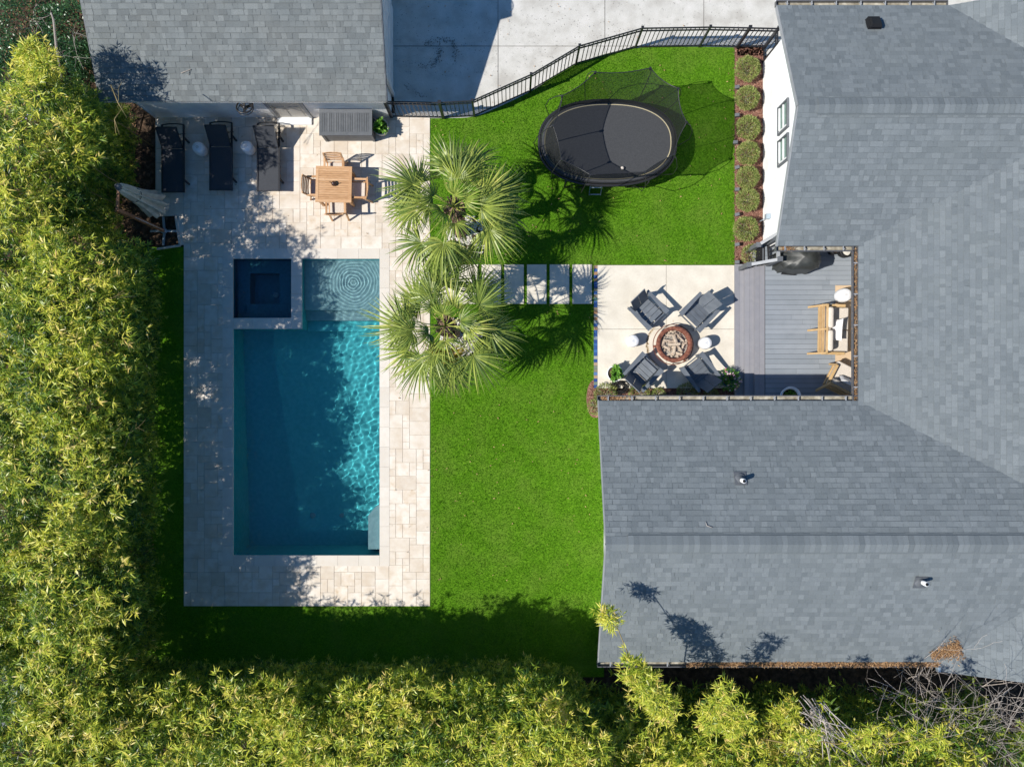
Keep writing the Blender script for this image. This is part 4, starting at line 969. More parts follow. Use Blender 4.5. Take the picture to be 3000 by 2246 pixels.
rail('side_railing', [(6.90, 3.88, .95), (7.34, 4.14, 1.35)], 'grey handrail rising from the mulch bed to the white gable wall', posts=(True, False), bal=False)
b = MB(); b.box((7.15, 3.75, .36), (.34, .55, .05)); b.box((7.05, 3.75, .17), (.04, .55, .33)); tag(b.build('side_step', m_trimg), 'small grey landing between the railings beside the gable wall', 'step')

# ================================================================ DECK FURNITURE
GX, GY = G(2340, 757, 1.1)
gr = thing('grill', 'barbecue grill hidden under a wrinkled black cover on the deck', 'grill', (GX, GY, DZ))
b = MB(); nq = 64; prof = [(1.0, 0.02), (1.02, .15), (.99, .4), (.98, .65), (.97, .78), (.90, .86), (.72, .93), (.45, .97), (.15, .99), (0, 1.0)]; vs = []
for (k, z) in prof:
    for i in range(nq):
        q = 2*PI*i/nq; x, y = ov(q, .56*k, .31*k, 3.2); f = 1+(.05*math.sin(11*q+3*z)*(1-z*.5)+.03*math.sin(23*q+7*z))*k**2*(z < .95)
        y2 = y*f*(1+.12/(1+math.exp(-(x-.1)*12)))-.03; hx = .10*math.exp(-((x-.2)/.25)**2)*(z > .7) - .13*(1/(1+math.exp((x+.22)*30)))*(z > .7)
        zz = z*1.0+hx*(z-.6)*2.5+.02*math.sin(9*x+13*y)*(z > .5)
        vs.append((x*f, y2, zz))
fs = [(j*nq+i, j*nq+(i+1) % nq, (j+1)*nq+(i+1) % nq, (j+1)*nq+i) for j in range(len(prof)-1) for i in range(nq)]
b.add(vs, fs, .5, 0, True); b.build('cover', m_cover, gr)
b = MB(); b.beam((-.3, -.35, .06), (.1, -.38, .06), .03, .06); b.build('foot', m_darkm, gr)
rx0, ry1 = G(2447, 836, DZ); rx1, ry0 = 9.9, G(0, 1103+30, DZ)[1]
b = MB(); b.box(((rx0+10.2)/2, (ry0+ry1)/2, DZ+.007), (10.2-rx0, ry1-ry0, .014)); tag(b.build('rug', m_rug), 'flat tan jute rug under the sofa on the deck', 'rug')
stool(2479, 863, DZ+.014, 'white ceramic stool on the tan rug at the end of the sofa', hgt=.46, r=.20)
for (px, py, rr, lab) in ((2479, 741, .19, 'round black rimmed planter with a white centre under the deck eave'), (2446, 738, .13, 'small round dark pot peeping out from the deck eave')):
    X, Y = G(px, py-6, DZ+.3); t_ = thing('round_pot', lab, 'pot', (X, Y, DZ))
    b = MB(); b.lathe([(0, 0), (rr*.7, 0), (rr*.95, .15), (rr, .3), (rr*.98, .34), (rr*.72, .34), (rr*.7, .28)], n=30); b.build('pot', m_black, t_)
    b = MB(); b.lathe([(rr*.7, .28), (0, .30)], n=20); b.build('inside', m_stone if rr > .15 else m_soil, t_)
SZ = DZ+.014
def sofa(X, Y, rz, wid, nseat, name, label, cat):
    """faces +X, origin at the back centre on the floor"""
    t_ = thing(name, label, cat, (X, Y, SZ), rz); hw = wid/2
    ys = [-hw, hw] if nseat == 1 else [-hw, 0, hw]
    for y in ys: b = MB(); b.beam((-.14, y, 0), (.10, y, .78), .05, .06, up=(1, 0, 0)); b.build('leg', m_teak2, t_)
    for y in (-hw, hw): b = MB(); b.beam((.70, y, 0), (.66, y, .56), .05, .05, up=(1, 0, 0)); b.build('leg', m_teak2, t_); b = MB(); b.beam((.02, y, .57), (.66, y, .58), .075, .03); b.build('armrest', m_teak2, t_)
    b = MB(); b.beam((.09, -hw, .76), (.09, hw, .76), .045, .05); b.beam((.0, -hw, .50), (.0, hw, .50), .02, .09, up=(-1, 0, .3)); b.beam((.04, -hw, .62), (.04, hw, .62), .02, .07, up=(-1, 0, .3)); b.beam((.06, -hw, .26), (.06, hw, .26), .04, .07); b.beam((.68, -hw, .26), (.68, hw, .26), .04, .07)
    for y in (-hw+.02, hw-.02): b.beam((.05, y, .26), (.68, y, .26), .04, .07)
    b.build('frame', m_teak2, t_)
    sw = (wid-.06)/nseat
    for i in range(nseat):
        y = -hw+.03+sw*(i+.5)
        b = MB(); b.box((.46, y, .37), (.72, sw-.012, .15)); o = b.build('seat_cushion', m_cushion, t_); m_ = o.modifiers.new('b', 'BEVEL'); m_.width = .035; m_.segments = 3
        b = MB(); b.box((.21, y, .62), (.17, sw-.05, .40), rot=Matrix.Rotation(-.2, 3, 'Y')); o = b.build('back_cushion', m_cushion if nseat > 1 else m_cushd, t_); m_ = o.modifiers.new('b', 'BEVEL'); m_.width = .07; m_.segments = 4
    return t_
def pillow(X, Y, Z, rz, tilt, L, Hh, T, mat, label):
    b = MB(); n = 10; vs = []; fs = []
    for s in (-1, 1):
        for j in range(n+1):
            for i in range(n+1):
                u = -1+2*i/n; v = -1+2*j/n; k = (1-u**4)**.5*(1-v**4)**.5; pin = 1-.07*(1-abs(u)**2)*(abs(v)**3)-.0; pin2 = 1-.07*(1-abs(v)**2)*abs(u)**3
                vs.append((u*L/2*pin2, s*T/2*k*(.9+.1*math.sin(3*u+2*v)), v*Hh/2*pin))
    m1 = (n+1)**2
    for j in range(n):
        for i in range(n):
            a = j*(n+1)+i; fs.append((a, a+1, a+n+2, a+n+1)); a += m1; fs.append((a, a+n+1, a+n+2, a+1))
    b.add(vs, fs, .5, 0, True); o = b.build('pillow', mat, loc=(X, Y, Z)); o.rotation_euler = (tilt, 0, rz); return tag(o, label, 'pillow')
k_ = G(2409, 964, SZ+.6)
sofa(k_[0]-.02, k_[1], -.02, 1.33, 2, 'sofa', 'two seat teak sofa with beige cushions on the deck', 'sofa')
X, Y = G(2453, 966, 1.12); pillow(X+.0, Y, SZ+.60, PI/2-.08, .45, .62, .36, .16, m_wcush, 'white pillow leaning on the back cushions of the sofa')
k_ = G(2440, 1103, SZ+.4); sofa(9.10, -.24, math.radians(63), .74, 1, 'lounge_chair', 'teak lounge chair with grey back cushion turned in the shaded deck corner', 'armchair')
pillow(9.33, .05, SZ+.62, math.radians(-27), .5, .46, .36, .15, m_wcush, 'white pillow with dark piping on the lounge chair')
X, Y = G(2318, 1163, DZ+.4); t_ = thing('bowl_planter', 'wide white bowl planter in the shade at the deck edge', 'planter', (X, Y, DZ))
b = MB(); b.lathe([(0, 0), (.17, 0), (.26, .2), (.30, .38), (.28, .385), (.235, .36), (.22, .3)], n=40); b.build('bowl', m_ceram, t_)
b = MB(); b.lathe([(.225, .3), (0, .32)], n=20); b.build('potting_soil', m_soil, t_)
n = 260; th = NR.uniform(0, 2*PI, n); rr = np.sqrt(NR.rand(n))*.14; leaf_object('foliage', np.stack([rr*np.cos(th), rr*np.sin(th), np.full(n, .32)], 1), np.stack([np.cos(th), np.sin(th), NR.uniform(.3, 1.4, n)], 1), NR.uniform(.06, .14, n), .02, NR.rand(n), m_fresh, t_)
# ================================================================ BUSHES, SPOTLIGHTS
def bush(px, py, r, h, label, n=1500, mat=None, name='bush', group=None, tl=.07):
    X, Y = G(px, py, h*.6); t_ = thing(name, label, 'bush', (X, Y, 0), group=group)
    th = NR.uniform(0, 2*PI, n); cz = NR.uniform(-.1, 1, n); s = np.sqrt(np.clip(1-cz*cz, 0, 1)); k = NR.uniform(.72, 1.0, n)**.6
    k *= 1+.07*np.sin(5*th+px)*np.sin(7*cz+py)
    base = np.stack([r*k*s*np.cos(th), r*k*s*np.sin(th), h*.45+h*.5*k*cz], 1)
    d = np.stack([s*np.cos(th), s*np.sin(th), cz*.9], 1)+NR.normal(0, .45, (n, 3))
    tint = .42+.35*NR.rand(n)+.22*(k-.8)*3*NR.rand(n)+NR.normal(0, .1, n)
    leaf_object('foliage', base, d, NR.uniform(tl*.6, tl*1.2, n), .018, tint, mat or m_bush, t_, drop=0)
    b = MB()
    for i in range(9): q = R.uniform(0, 2*PI); b.tube([(0, 0, 0), (r*.5*math.cos(q), r*.5*math.sin(q), h*.5), (r*.85*math.cos(q), r*.85*math.sin(q), h*.75)], [.012, .008, .004], 5)
    b.build('stems', m_dead, t_); return t_
bl = ['nearest the driveway fence', 'second from the driveway fence', 'third from the driveway fence', 'fourth from the driveway fence', 'fifth from the driveway fence', 'sixth from the driveway fence', 'last full one, beside the small grey wall box']
for (px, py, r, lab) in zip((2192, 2191, 2194, 2193, 2192, 2192, 2187), (199, 285, 372, 447, 518, 584, 669), (.33, .32, .32, .31, .30, .31, .33), bl):
    bush(px, py, r, .62, 'round clipped bush in the bark bed, '+lab, n=2600, group='row of round bushes along the gable wall')
bush(2203, 745, .27, .5, 'small loose brownish bush beside the stair railing', n=900)
for (px, py, r, h, lab, n) in ((1776, 1156, .33, .4, 'low round bush beside the hose at the patio corner', 1100), (1745, 1192, .22, .35, 'small bush tucked under the roof corner by the lawn', 600), (1874, 1153, .29, .38, 'bright round bush under the gutter, below the left hand lower garden chair', 1000), (1930, 1156, .19, .3, 'smallest round bush in the bed under the gutter', 500), (2015, 1153, .31, .38, 'dark shaded bush in the bed under the gutter', 1000), (2085, 1158, .2, .3, 'shaded bush below the blue flower pot', 500)):
    bush(px, py, r, h, lab, n, group='low bushes under the patio gutter')
spy = (255, 337, 417, 490, 555, 628, 716, 768); sl = None
for i, py in enumerate(spy):
    X, Y = G(2161 if i not in (2,) else 2156, py, .15)
    lab = 'small black garden spotlight at the lawn edge, '+['first', 'second', 'third', 'fourth', 'fifth', 'sixth', 'seventh', 'eighth'][i]+' from the driveway fence'
    if sl is None:
        sl = thing('spotlight', lab, 'garden light', (X, Y, 0), group='garden spotlights beside the bushes')
        b = MB(); b.tube([(0, 0, 0), (0, 0, .1)], .012); b.build('stake', m_darkm, sl)
        b = MB(); b.box((0, 0, .14), (.13, .09, .09), rot=Matrix.Rotation(-.5, 3, 'Y')); b.box((.05, 0, .17), (.012, .075, .075), rot=Matrix.Rotation(-.5, 3, 'Y'), tint=1); b.build('lamp_head', m_dkgrey, sl)
    else: dup(sl, (X, Y, 0), R.uniform(-.2, .2), lab)

# ================================================================ PALMS
def frond_mesh(seed, Lp, Lf, yellow=0):
    rg = random.Random(seed); b = MB()
    pts = [(0, Lp*t, .10*math.sin(PI*t)-.10*t*t) for t in (0, .25, .5, .75, 1)]
    b.tube(pts, [.022, .016, .013, .012, .01], 5, tint=.8); hub = Vector(pts[-1]); n = 44; tv0 = rg.uniform(.3, .75)
    for i in range(n):
        a = math.radians(-128+256*(i+.5)/n); L = Lf*(1-.30*(abs(a)/2.3)**2)*rg.uniform(.88, 1.06); u = Vector((math.sin(a), math.cos(a), 0)); sd_ = Vector((math.cos(a), -math.sin(a), 0))
        tilt = (.6 if i % 2 else -.6); droop = rg.uniform(.16, .34)+.12*abs(a)/2.6; fold = .35
        tv = min(1, max(0, tv0+rg.gauss(0, .14)+yellow*.3)); vs = []; dev = rg.gauss(0, .04)
        for (f, w_) in ((.02, .005), (.20, .014), (.38, .021), (.7, .013), (1, .0015)):
            r_ = L*f; z = fold*abs(math.sin(a))*r_*.6*(1-f*.6) - droop*r_*f*1.5 - .12*f*math.cos(a)*r_
            if f > .5: z -= rg.uniform(0, .05)
            p = hub+u*r_*(1-.10*f*f)+sd_*dev*r_*f*2+Vector((0, 0, z)); q = (sd_+Vector((0, 0, tilt))).normalized()
            vs += [p-q*w_, p+q*w_]
        b.add(vs, [(2*k, 2*k+1, 2*k+3, 2*k+2) for k in range(4)], tv)
    return b
_fm = []
for s in range(7):
    o_f = frond_mesh(40+s, R.uniform(.95, 1.2), R.uniform(.9, 1.08)).build('frond', m_palm); _fm.append(o_f.data); bpy.data.objects.remove(o_f)
o_f = frond_mesh(77, .95, .9, 1).build('frond', m_palmd); _ym = o_f.data; bpy.data.objects.remove(o_f)
def palm(X, Y, h, label, seed, yel=()):
    rg = random.Random(seed); t_ = thing('palm_tree', label, 'palm tree', (X, Y, 0), group='pair of fan palms between pool and lawn')
    b = MB(); cx, cyy = rg.uniform(-.06, .06), rg.uniform(-.06, .06); pts = []; rs = []
    for i in range(16): f = i/15; pts.append((cx*f, cyy*f, (h-.05)*f)); rs.append(.17-.05*f+(.018 if i % 2 else 0)+(.05 if f > .85 else 0))
    b.tube(pts, rs, 12); b.build('trunk', m_trunk, t_)
    b = MB()
    for i in range(60):
        q = rg.uniform(0, 2*PI); z = h*rg.uniform(.72, 1); b.beam((cx+.13*math.cos(q), cyy+.13*math.sin(q), z), (cx+.27*math.cos(q), cyy+.27*math.sin(q), z+.16), .035, .015)
    b.build('leaf_bases', m_trunk, t_)
    n = 26
    for i in range(n):
        me = _fm[rg.randrange(7)]; f = i/(n-1); az = i*2.39996+rg.uniform(-.5, .5); el = math.radians(76-90*f**.72+rg.uniform(-7, 7)); sc_ = (.62+.4*min(1, f*2.4))*rg.uniform(.88, 1.08)
        o = bpy.data.objects.new('frond', me); C.objects.link(o); o.parent = t_; o.location = (cx, cyy, h-.02-.22*f)
        o.rotation_mode = 'XYZ'; o.rotation_euler = (Matrix.Rotation(az, 3, 'Z') @ Matrix.Rotation(el, 3, 'X') @ Matrix.Rotation(rg.uniform(-.35, .35), 3, 'Y')).to_euler(); o.scale = (sc_,)*3
    for az, el in yel:
        o = bpy.data.objects.new('frond', _ym); C.objects.link(o); o.parent = t_; o.location = (cx, cyy, h-.35); o['label'] = 'yellowing frond'
        o.rotation_euler = (Matrix.Rotation(az, 3, 'Z') @ Matrix.Rotation(el, 3, 'X')).to_euler()
    return t_
palm(-1.49, 4.42, 3.15, 'tall fan palm beside the dining terrace, its shadow reaching the trampoline', 5)
palm(-1.68, 1.48, 3.1, 'fan palm beside the pool with a yellowing frond over the lawn', 9, yel=((PI+.02, -.5), (PI-.3, -.75)))
for (X, Y, lab) in ((-1.30, 4.28, 'white pebbles round the foot of the palm near the dining terrace'), (-1.45, 1.35, 'white pebbles round the foot of the palm by the pool')):
    b = MB(); b.lathe([(.58, -.01), (.5, .03), (0, .06)], (X, Y, 0), 24); struct(b.build('soil_bed', m_soil))
    b = MB()
    for i in range(420):
        q = R.uniform(0, 2*PI); r_ = .62*math.sqrt(R.random()); s = R.uniform(.02, .045)
        b.box((X+r_*math.cos(q), Y+r_*math.sin(q), .04+s*.4+.02*R.random()), (s*2, s*1.5, s), rot=Matrix.Rotation(R.uniform(0, 3), 3, (R.random(), R.random(), 1)), taper=.6)
    stuff(b.build('pebbles', m_stone), lab, 'pebbles')

# ================================================================ BAMBOO
def plume_leaves(P, ncl, nl, L=.15, W=.024):
    """P rows: x, y, z, rx, rz, tint"""
    n = len(P); I = np.repeat(np.arange(n), ncl); m = len(I)
    th = NR.uniform(0, 2*PI, m); cz = NR.uniform(-.55, 1, m); s = np.sqrt(1-cz*cz); k = NR.uniform(.25, 1, m)**.45; k = np.where(NR.rand(m) < .14, NR.uniform(1, 1.7, m), k)
    out = np.stack([s*np.cos(th), s*np.sin(th), cz], 1)
    cpos = P[I, :3]+out*k[:, None]*np.stack([P[I, 3], P[I, 3], P[I, 4]], 1)
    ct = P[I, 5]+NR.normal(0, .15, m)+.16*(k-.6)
    J = np.repeat(np.arange(m), nl); q = len(J)
    d = out[J]*.6+NR.normal(0, .7, (q, 3)); d[:, 2] = d[:, 2]*.45
    base = cpos[J]+NR.normal(0, .018, (q, 3))
    t = ct[J]+NR.normal(0, .09, q); t[NR.rand(q) < .012] = 1
    Ls = NR.uniform(L*.6, L*1.2, q)
    return base, d, Ls, np.full(q, W)*Ls/L, t
def make_foliage(P, ncl, nl, parent, name='foliage', mat=None, **k):
    base, d, Ls, Ws, t = plume_leaves(np.array(P), ncl, nl, **k)
    return leaf_object(name, base, d, Ls, Ws, t, mat or m_bam, parent, drop=.12, flat=1.3)
def noise2(x, y): return .5*math.sin(1.7*x+2.1*math.sin(.9*y))+.5*math.sin(2.3*y+1.3*math.sin(1.1*x)+1)
def xlim(Y):                         # inner face of the side hedge
    if Y > 7.9: return -11.0
    if Y > 6.3: return -10.75
    if Y > 3.85: return -11.25
    return -10.2
hw_ = thing('bamboo_hedge', 'tall dense bamboo hedge running down beside the pool', 'hedge')
def xe(Y):                           # outer edge of the overhanging canopy
    if Y > 6.3: return -10.5-.2*(Y-6.3)
    if Y > 3.3: return -10.95 if Y < 5.2 else -10.45
    return -9.66+.12*math.sin(2.1*Y)+.08*math.sin(5.3*Y+1)+(.16 if Y > .6 else 0)
def crest(d, lo, hi): return lo+(hi-lo)*(1-math.exp(-max(0, d)/.7))
P = []; FILL = []
for i in range(6500):
    Y = R.uniform(-10.6, 8.0); X = R.uniform(-13.6, -8.8); e = xe(Y)
    if X > e: continue
    qx, qy = 1500+X*100/.8, 1123-Y*100/.8
    if qx < 300 and qy < 105+.85*(300-qx): continue
    h = crest(e-X, 3.3, 4.4)+.52*noise2(X*1.9, Y*1.5)+R.uniform(-.25, .22)
    if noise2(X*2.3+5, Y*2.0) < -.42: continue
    if Y > 6.6: h -= .25*(Y-6.6)
    if X < -12 and noise2(X*1.3+2, Y*1.1) < -.55: continue
    if any((X-p[0])**2+(Y-p[1])**2 < .34**2 for p in P): continue
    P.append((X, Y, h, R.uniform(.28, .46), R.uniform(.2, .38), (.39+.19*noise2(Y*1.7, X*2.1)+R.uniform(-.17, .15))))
crown = list(P)
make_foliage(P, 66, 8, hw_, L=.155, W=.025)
P = []
for i in range(300):
    Y = R.uniform(-9.8, 7.0); X = xe(Y)-R.uniform(-.22, 1.3)
    P.append((X, Y, crest(xe(Y)-X, 3.4, 4.5)+R.uniform(.25, .8), .30, .30, .64))
make_foliage(P, 7, 7, hw_, L=.19, W=.03)
for i in range(330):
    Y = R.uniform(-10.2, 7.6); X = R.uniform(-13.5, -10.3); e = xe(Y)
    if X > e-.35: continue
    FILL.append((X, Y, R.uniform(.5, 3.7), .5, .6, .34+R.uniform(-.08, .08)))
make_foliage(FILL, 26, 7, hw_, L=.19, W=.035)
P = []
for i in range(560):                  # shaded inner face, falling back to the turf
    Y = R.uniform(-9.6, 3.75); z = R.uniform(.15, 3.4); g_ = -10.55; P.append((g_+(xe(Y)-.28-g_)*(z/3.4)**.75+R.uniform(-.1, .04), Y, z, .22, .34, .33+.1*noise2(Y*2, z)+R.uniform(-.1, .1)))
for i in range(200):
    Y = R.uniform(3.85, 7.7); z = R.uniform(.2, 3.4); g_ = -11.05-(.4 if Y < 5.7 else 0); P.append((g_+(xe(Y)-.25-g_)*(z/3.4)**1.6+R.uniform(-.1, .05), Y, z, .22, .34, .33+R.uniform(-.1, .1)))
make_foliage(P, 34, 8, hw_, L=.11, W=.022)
b = MB()
for p in crown:
    if R.random() < .5:
        x0, y0 = min(p[0]+R.uniform(-.4, .1), -10.5), p[1]+R.uniform(-.3, .3); b.tube([(x0, y0, 0), (x0+.05, y0, p[2]*.6), (p[0], p[1], p[2]+.1)], [.018, .014, .005], 5)
b.build('canes', m_cane, hw_)
hs = thing('bamboo_hedge', 'tall yellow green bamboo hedge along the bottom of the garden', 'hedge')
def ye(X):
    return -7.72+.12*math.sin(1.9*X+.5)+.10*math.sin(4.3*X)-1.0*min(1, max(0, (X-1.0)/1.2))-.05*max(0, X-2.2)
P = []
for i in range(6500):
    X = R.uniform(-11.0, 14.0); Y = R.uniform(-10.8, -7.2); right = X > 1.8
    d = ye(X)-Y
    if d < 0: continue
    if noise2(X*2.1+2, Y*2.6) < -.42: continue
    h = crest(d, 3.1, 4.2)-(min(.9, .45*(X-1.8)) if right else 0)+.46*noise2(X*1.7, Y*2.1)+R.uniform(-.22, .22)
    if X > 3.2 and noise2(X*1.9+1, Y*2+3) < -.25: continue
    if any((X-p[0])**2+(Y-p[1])**2 < .34**2 for p in P): continue
    P.append((X, Y, h, R.uniform(.28, .44), R.uniform(.2, .38), (.51+.19*noise2(Y*1.9, X*2.1)+R.uniform(-.17, .17))))
crown = list(P)
make_foliage(P, 68, 8, hs, L=.155, W=.025)
P = []
for i in range(230):
    X = R.uniform(-10, 12); d = R.uniform(-.25, 1.2); P.append((X, ye(X)-d, crest(d, 3.2, 4.3)-(.8 if X > 2 else 0)+R.uniform(.25, .9), .30, .32, .66))
make_foliage(P, 7, 7, hs, L=.19, W=.03)
P = []
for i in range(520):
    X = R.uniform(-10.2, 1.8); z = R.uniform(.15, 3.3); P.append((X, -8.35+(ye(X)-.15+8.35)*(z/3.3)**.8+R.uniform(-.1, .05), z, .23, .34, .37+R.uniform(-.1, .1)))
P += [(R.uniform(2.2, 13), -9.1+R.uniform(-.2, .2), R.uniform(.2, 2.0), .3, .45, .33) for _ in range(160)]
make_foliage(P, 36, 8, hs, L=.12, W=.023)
P = [(R.uniform(-11, 13), R.uniform(-11, -8.8), R.uniform(.6, 3.0), .5, .6, .34) for _ in range(260)]
make_foliage(P, 30, 7, hs, L=.2, W=.04)
b = MB()
for p in crown:
    if R.random() < .5:
        x0, y0 = p[0]+R.uniform(-.3, .3), min(-8.5, p[1]-R.uniform(.1, .5)); b.tube([(x0, y0, 0), (x0+.05, y0, p[2]*.6), (p[0], p[1], p[2]+.1)], [.018, .014, .005], 5)
b.build('canes', m_cane, hs)
# single canes that arch over the roofs
def arching(pts, label, rr=.30, n=5, ncl=26, t0=.6):
    t_ = thing('bamboo_cane', label, 'bamboo', pts[0]); o = Vector(pts[0]); p_ = [Vector(p)-o for p in pts]; b = MB(); k = len(p_)
    sm = []
    for i in range(k-1):
        for j in range(5): sm.append(p_[i].lerp(p_[i+1], j/5))
    sm.append(p_[-1]); N_ = len(sm); b.tube(sm, [.018*(1-.75*i/N_)+.003 for i in range(N_)], 5); b.build('cane', m_cane, t_)
    P = []
    for i in range(n): q = sm[int((N_-1)*(t0+(1-t0)*i/max(1, n-1)))]; P.append((q.x, q.y, q.z, rr*(1-.4*i/n), rr*.8*(1-.4*i/n), .62))
    make_foliage(P, ncl, 7, t_, L=.16)
X, Y = G(1790, 1812, 4.9)
arching([(4.2, -8.7, 0), (3.7, -8.2, 3.2), (3.0, -7.0, 4.7), (X+.1, Y-.1, 4.95), (X-.15, Y+.1, 4.85)], 'arching bamboo cane with a leafy tip hanging over the roof corner', .20, 3, 22, .85)
arching([(4.4, -8.9, 0), (4.0, -8.4, 3.2), (3.5, -7.5, 4.6), (3.0, -6.8, 5.0), (2.7, -6.45, 5.05)], 'bushy bamboo cane leaning over the rear gutter near the roof corner', .40, 9, 46, .45)
arching([(5.2, -9.0, 0), (4.9, -8.5, 3.4), (4.6, -7.7, 4.6), (4.9, -7.0, 5.0)], 'thin bamboo cane leaning to the right over the rear gutter', .30, 6, 34, .4)
arching([(6.0, -9.2, 0), (5.6, -8.8, 2.8), (5.3, -8.3, 3.8), (5.5, -7.9, 4.1)], 'leafy bamboo clump in front of the dark gap behind the house', .36, 5, 34, .5)
arching([(7.2, -9.6, 0), (7.0, -9.0, 2.0), (6.9, -8.5, 3.0), (6.95, -8.2, 3.2)], 'leafy bamboo clump standing alone behind the house wall', .36, 5, 36, .5)
for (x, e, lab) in ((6.2, .9, 'nearest the leafy clump'), (7.3, 1.6, 'in the middle of the rear wall'), (8.6, 1.9, 'furthest right')):
    arching([(x, -9.4, 0), (x+.1, -9.0, 3.0), (x+.3, -8.4, 4.6), (x+e*.5, -7.8, 5.4)], 'slim bamboo cane behind the house, '+lab, .22, 3, 18, .85)
arching([(-11.7, 7.0, 0), (-11.6, 7.2, 3.0), (-11.3, 7.4, 4.2), (-10.9, 7.5, 4.5)], 'bamboo cane leaning over the corner of the outbuilding roof', .36, 5, 44, .6)
arching([(-11.9, 7.4, 0), (-11.8, 7.6, 3.0), (-11.6, 7.8, 4.0), (-11.4, 7.9, 4.3)], 'bamboo cane beside the outbuilding roof edge', .36, 5, 40, .6)

# ---- twigs
def branch(b, p, d, L, r, depth, rg, curl=.35):
    pts = [p]; n = 5; rs = [r]
    for i in range(n):
        d = (d+Vector((rg.gauss(0, curl), rg.gauss(0, curl), rg.gauss(0, curl*.6)+.03))*.45).normalized(); pts.append(pts[-1]+d*(L/n)); rs.append(r*(1-.6*(i+1)/n))
        if depth > 0 and i > 0 and rg.random() < .85:
            branch(b, pts[-1], (d+Vector((rg.gauss(0, .8), rg.gauss(0, .8), rg.gauss(0, .5)))).normalized(), L*rg.uniform(.4, .7), rs[-1]*.7, depth-1, rg, curl)
    b.tube(pts, [max(.003, q) for q in rs], 5, tint=rg.random())
def bare(name, base, tips, label, cat, r=.03, depth=3, seed=1, L=1.6, curl=.4, mat=None):
    rg = random.Random(seed); b = MB()
    for i in range(tips): branch(b, Vector((rg.gauss(0, .15), rg.gauss(0, .15), 0)), Vector((rg.gauss(0, .35), rg.gauss(0, .35)+.12, 1)).normalized(), L*rg.uniform(.8, 1.2), r, depth, rg, curl)
    return tag(b.build(name, mat or m_dead, loc=base), label, cat)
bare('bare_shrub', (11.6, -8.9, 0), 9, 'leafless grey pink shrub reaching over the rear roof corner', 'shrub', .017, 3, 3, 3.3, .24)
bare('bare_shrub', (12.5, -9.5, 0), 11, 'tangle of leafless twigs in the lower right corner', 'shrub', .015, 3, 8, 3.0, .24)
bare('bare_shrub', (10.9, -9.6, 0), 7, 'thin leafless shrub left of the twig tangle', 'shrub', .013, 3, 12, 2.7, .24)
bare('bare_shrub', (7.5, -9.2, 1.6), 7, 'small nest of dead grey twigs among the bamboo', 'shrub', .010, 3, 21, 1.3)
b = MB()
for i in range(22):
    x0, y0 = G(2345+R.uniform(-25, 70), 2050+R.uniform(-12, 70), 3.7); x1, y1 = G(2500+R.uniform(-90, 60), 2190+R.uniform(-60, 70), 3.4)
    b.tube([(x0, y0, 3.75+R.uniform(-.2, .2)), ((x0+x1)/2, (y0+y1)/2, 3.7), (x1, y1, 3.4)], R.uniform(.006, .012), 4)
b.tube([(9.0, -9.6, 0), (8.6, -9.2, 2.5), (7.3, -8.0, 3.7)], .014, 5)
tag(b.build('dead_canes', m_dead), 'bundle of straight dead grey canes lying across the bamboo', 'dead canes')
for (pa, pm, pb, z, lab) in (((325, 250), (345, 300), (372, 345), 4.2, 'bare tan cane arching in front of the outbuilding corner'), ((340, 390), (335, 350), (350, 395), 4.0, 'short bare cane beside the outbuilding corner'), ((365, 1310), (380, 1270), (388, 1250), 3.6, 'bare forked twig sticking out of the bamboo beside the pool'), ((290, 880), (330, 872), (400, 868), 4.0, 'thin bare twig lying over the bamboo')):
    b = MB(); b.tube([(*G(*pa, z), z), (*G(*pm, z+.2), z+.2), (*G(*pb, z), z)], [.012, .012, .006], 5); branch(b, Vector((*G(*pm, z+.2), z+.2)), Vector((.5, .3, .1)), .35, .008, 1, R); tag(b.build('bare_cane', m_cane), lab, 'cane')
for (pts, z, lab) in ((((515, 200), (545, 190), (535, 205)), 3.0, 'tiny pale forked twig on the outbuilding roof'), (((2070, 1530), (2072, 1540), (2088, 1545)), 4.2, 'tiny pale forked twig on the south roof near the ridge')):
    b = MB(); P3 = []
    for p in pts:
        X, Y = G(*p, z); hz = Rh(X, Y) if X > 0 else gz+S2*(Y-7.38); P3.append((X, Y, hz+.03))
    b.tube(P3, .008, 5); tag(b.build('twig', m_dead), lab, 'twig')
# ---- ivy covered corner at the top left
sh = [((30, 40), 1.6, 1.05, 'dark glossy shrub in the extreme top corner of the garden'), ((175, 55), 1.7, .95, 'dark glossy shrub beside the outbuilding roof'), ((95, 165), 1.5, 1.0, 'dark glossy shrub under the pale leaning branch'), ((215, 150), 1.4, .5, 'small dark shrub close to the outbuilding eave'), ((15, 200), 1.3, .8, 'low dark shrub at the left edge of the picture')]
for (p, h, r, lab) in sh:
    X, Y = G(*p, h); t_ = thing('shrub', lab, 'shrub', (X, Y, 0)); n = 1700
    n = 3200; th = NR.uniform(0, 2*PI, n); cz = NR.uniform(-.6, 1, n); s = np.sqrt(1-cz*cz); k = NR.uniform(.4, 1, n)**.5*(1+.25*np.sin(3*th+p[0])*np.sin(4*cz))
    base = np.stack([r*k*s*np.cos(th), r*k*s*np.sin(th), h*.55+h*.45*k*cz], 1)
    leaf_object('foliage', base, np.stack([np.cos(th)*s, np.sin(th)*s, cz], 1)+NR.normal(0, .7, (n, 3)), NR.uniform(.05, .1, n), .045, NR.beta(2, 2.5, n), m_ivy, t_)
    b = MB(); branch(b, Vector((0, 0, 0)), Vector((0, 0, 1)), h*.9, .03, 2, R); b.build('stem', m_dead, t_)
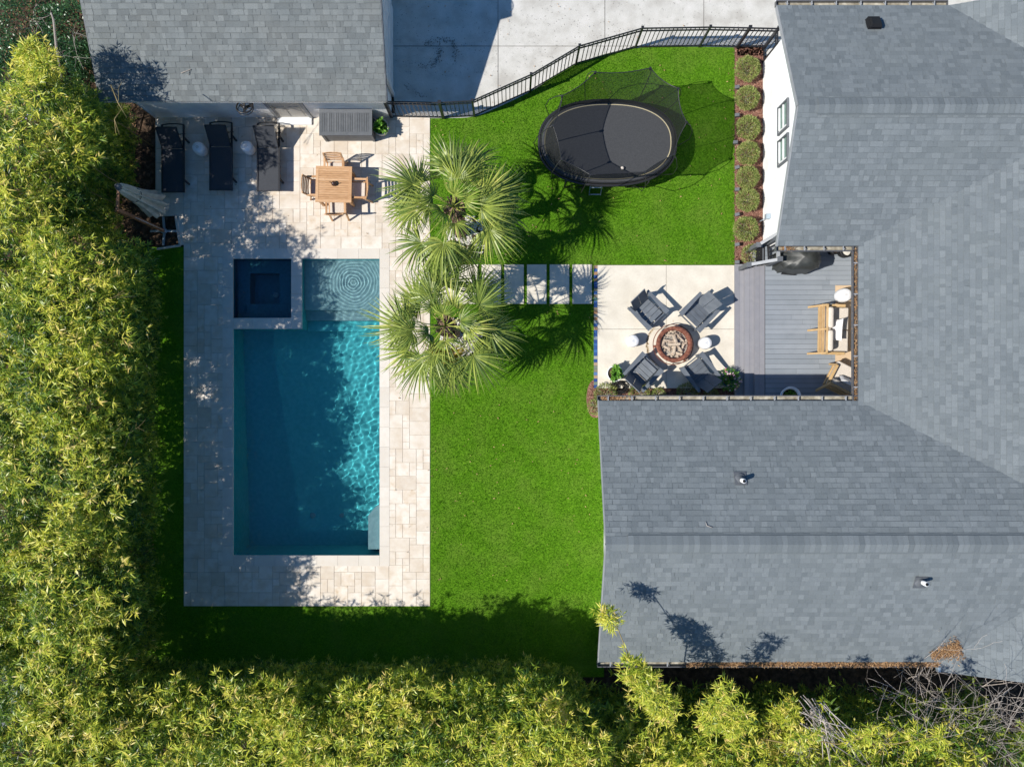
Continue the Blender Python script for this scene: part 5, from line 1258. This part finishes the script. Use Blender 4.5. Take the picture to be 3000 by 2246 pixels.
b = MB(); z = 1.9; b.tube([(*G(150, 38, z), z), (*G(157, 60, z), z), (*G(152, 130, z), z-.2), (*G(148, 205, z), z-.5)], [.02, .03, .035, .02], 6); tag(b.build('pale_branch', m_dead), 'pale bare branch leaning over the dark shrubs', 'branch')
X, Y = G(85, 300, 1.0); t_ = thing('flowering_shrub', 'feathery green shrub with small lilac flowers at the left edge', 'shrub', (X, Y, 0)); n = 5200
th = NR.uniform(0, 2*PI, n); r_ = np.sqrt(NR.rand(n))*1.15; base = np.stack([r_*np.cos(th)*1.0, r_*np.sin(th)*.8, NR.uniform(.3, 1.3, n)-r_*.25], 1)
leaf_object('foliage', base, NR.normal(0, .5, (n, 3))+np.array([0, 0, .9]), NR.uniform(.06, .12, n), .014, NR.uniform(.1, .85, n), m_bush, t_)
n = 90; cl = NR.randint(0, 7, n); fx = NR.uniform(-.7, .8, 7); fy = NR.uniform(-.7, .2, 7); leaf_object('blossoms', np.stack([fx[cl], fy[cl], np.full(n, 1.3)], 1)+NR.normal(0, .05, (n, 3)), NR.normal(0, 1, (n, 3)), .05, .035, NR.rand(n), M('lilac_petals', (.45, .42, .75), rough=.7), t_)
b = MB()
b.add([(-20, 3.4, -.02), (-12.0, 3.4, -.02), (-10.8, 7.9, -.02), (-10.8, 16, -.02), (-20, 16, -.02)], [(0, 1, 2, 3, 4)]); struct(b.build('soil_bed', m_soil))
n = 5200; P = np.stack([NR.uniform(-15.5, -11, n), NR.uniform(3.5, 12, n), np.full(n, .0)], 1)
stuff(leaf_object('leaf_litter', P, np.concatenate([NR.normal(0, 1, (n, 2)), NR.uniform(.1, .5, (n, 1))], 1), NR.uniform(.05, .11, n), .035, NR.uniform(0, .8, n), m_litter, drop=0), 'brown leaf litter under the shrubs left of the outbuilding', 'leaf litter')
# ---- things behind the house
X, Y = G(2556, 1960, 1.2); t_ = thing('outdoor_unit', 'open pale metal cabinet standing in the dark gap behind the house', 'cabinet', (9.9, -7.55, 0))
b = MB(); 
for (c, d_) in (((0, -.22, .5), (.62, .025, .9)), ((0, .22, .5), (.62, .025, .9)), ((-.31, 0, .5), (.025, .44, .9)), ((.31, 0, .5), (.025, .44, .9)), ((0, 0, .1), (.62, .44, .03))): b.box(c, d_)
b.build('casing', m_galv, t_)
b = MB(); b.box((-.05, 0, .45), (.35, .25, .6)); b.tube([(.0, 0, .7), (.15, .05, .85), (.25, 0, .6)], .03); b.build('workings', m_dkgrey, t_)
b = MB(); b.box((.05, .3, .95), (.7, .12, .03), rot=Matrix.Rotation(.5, 3, 'X')); b.build('lid', m_trimg, t_)
# far neighbour glimpsed through the bamboo
b = MB(); b.rect(-7.6, -12.5, -6.4, -10.75, -.02); struct(b.build('path', m_conc))
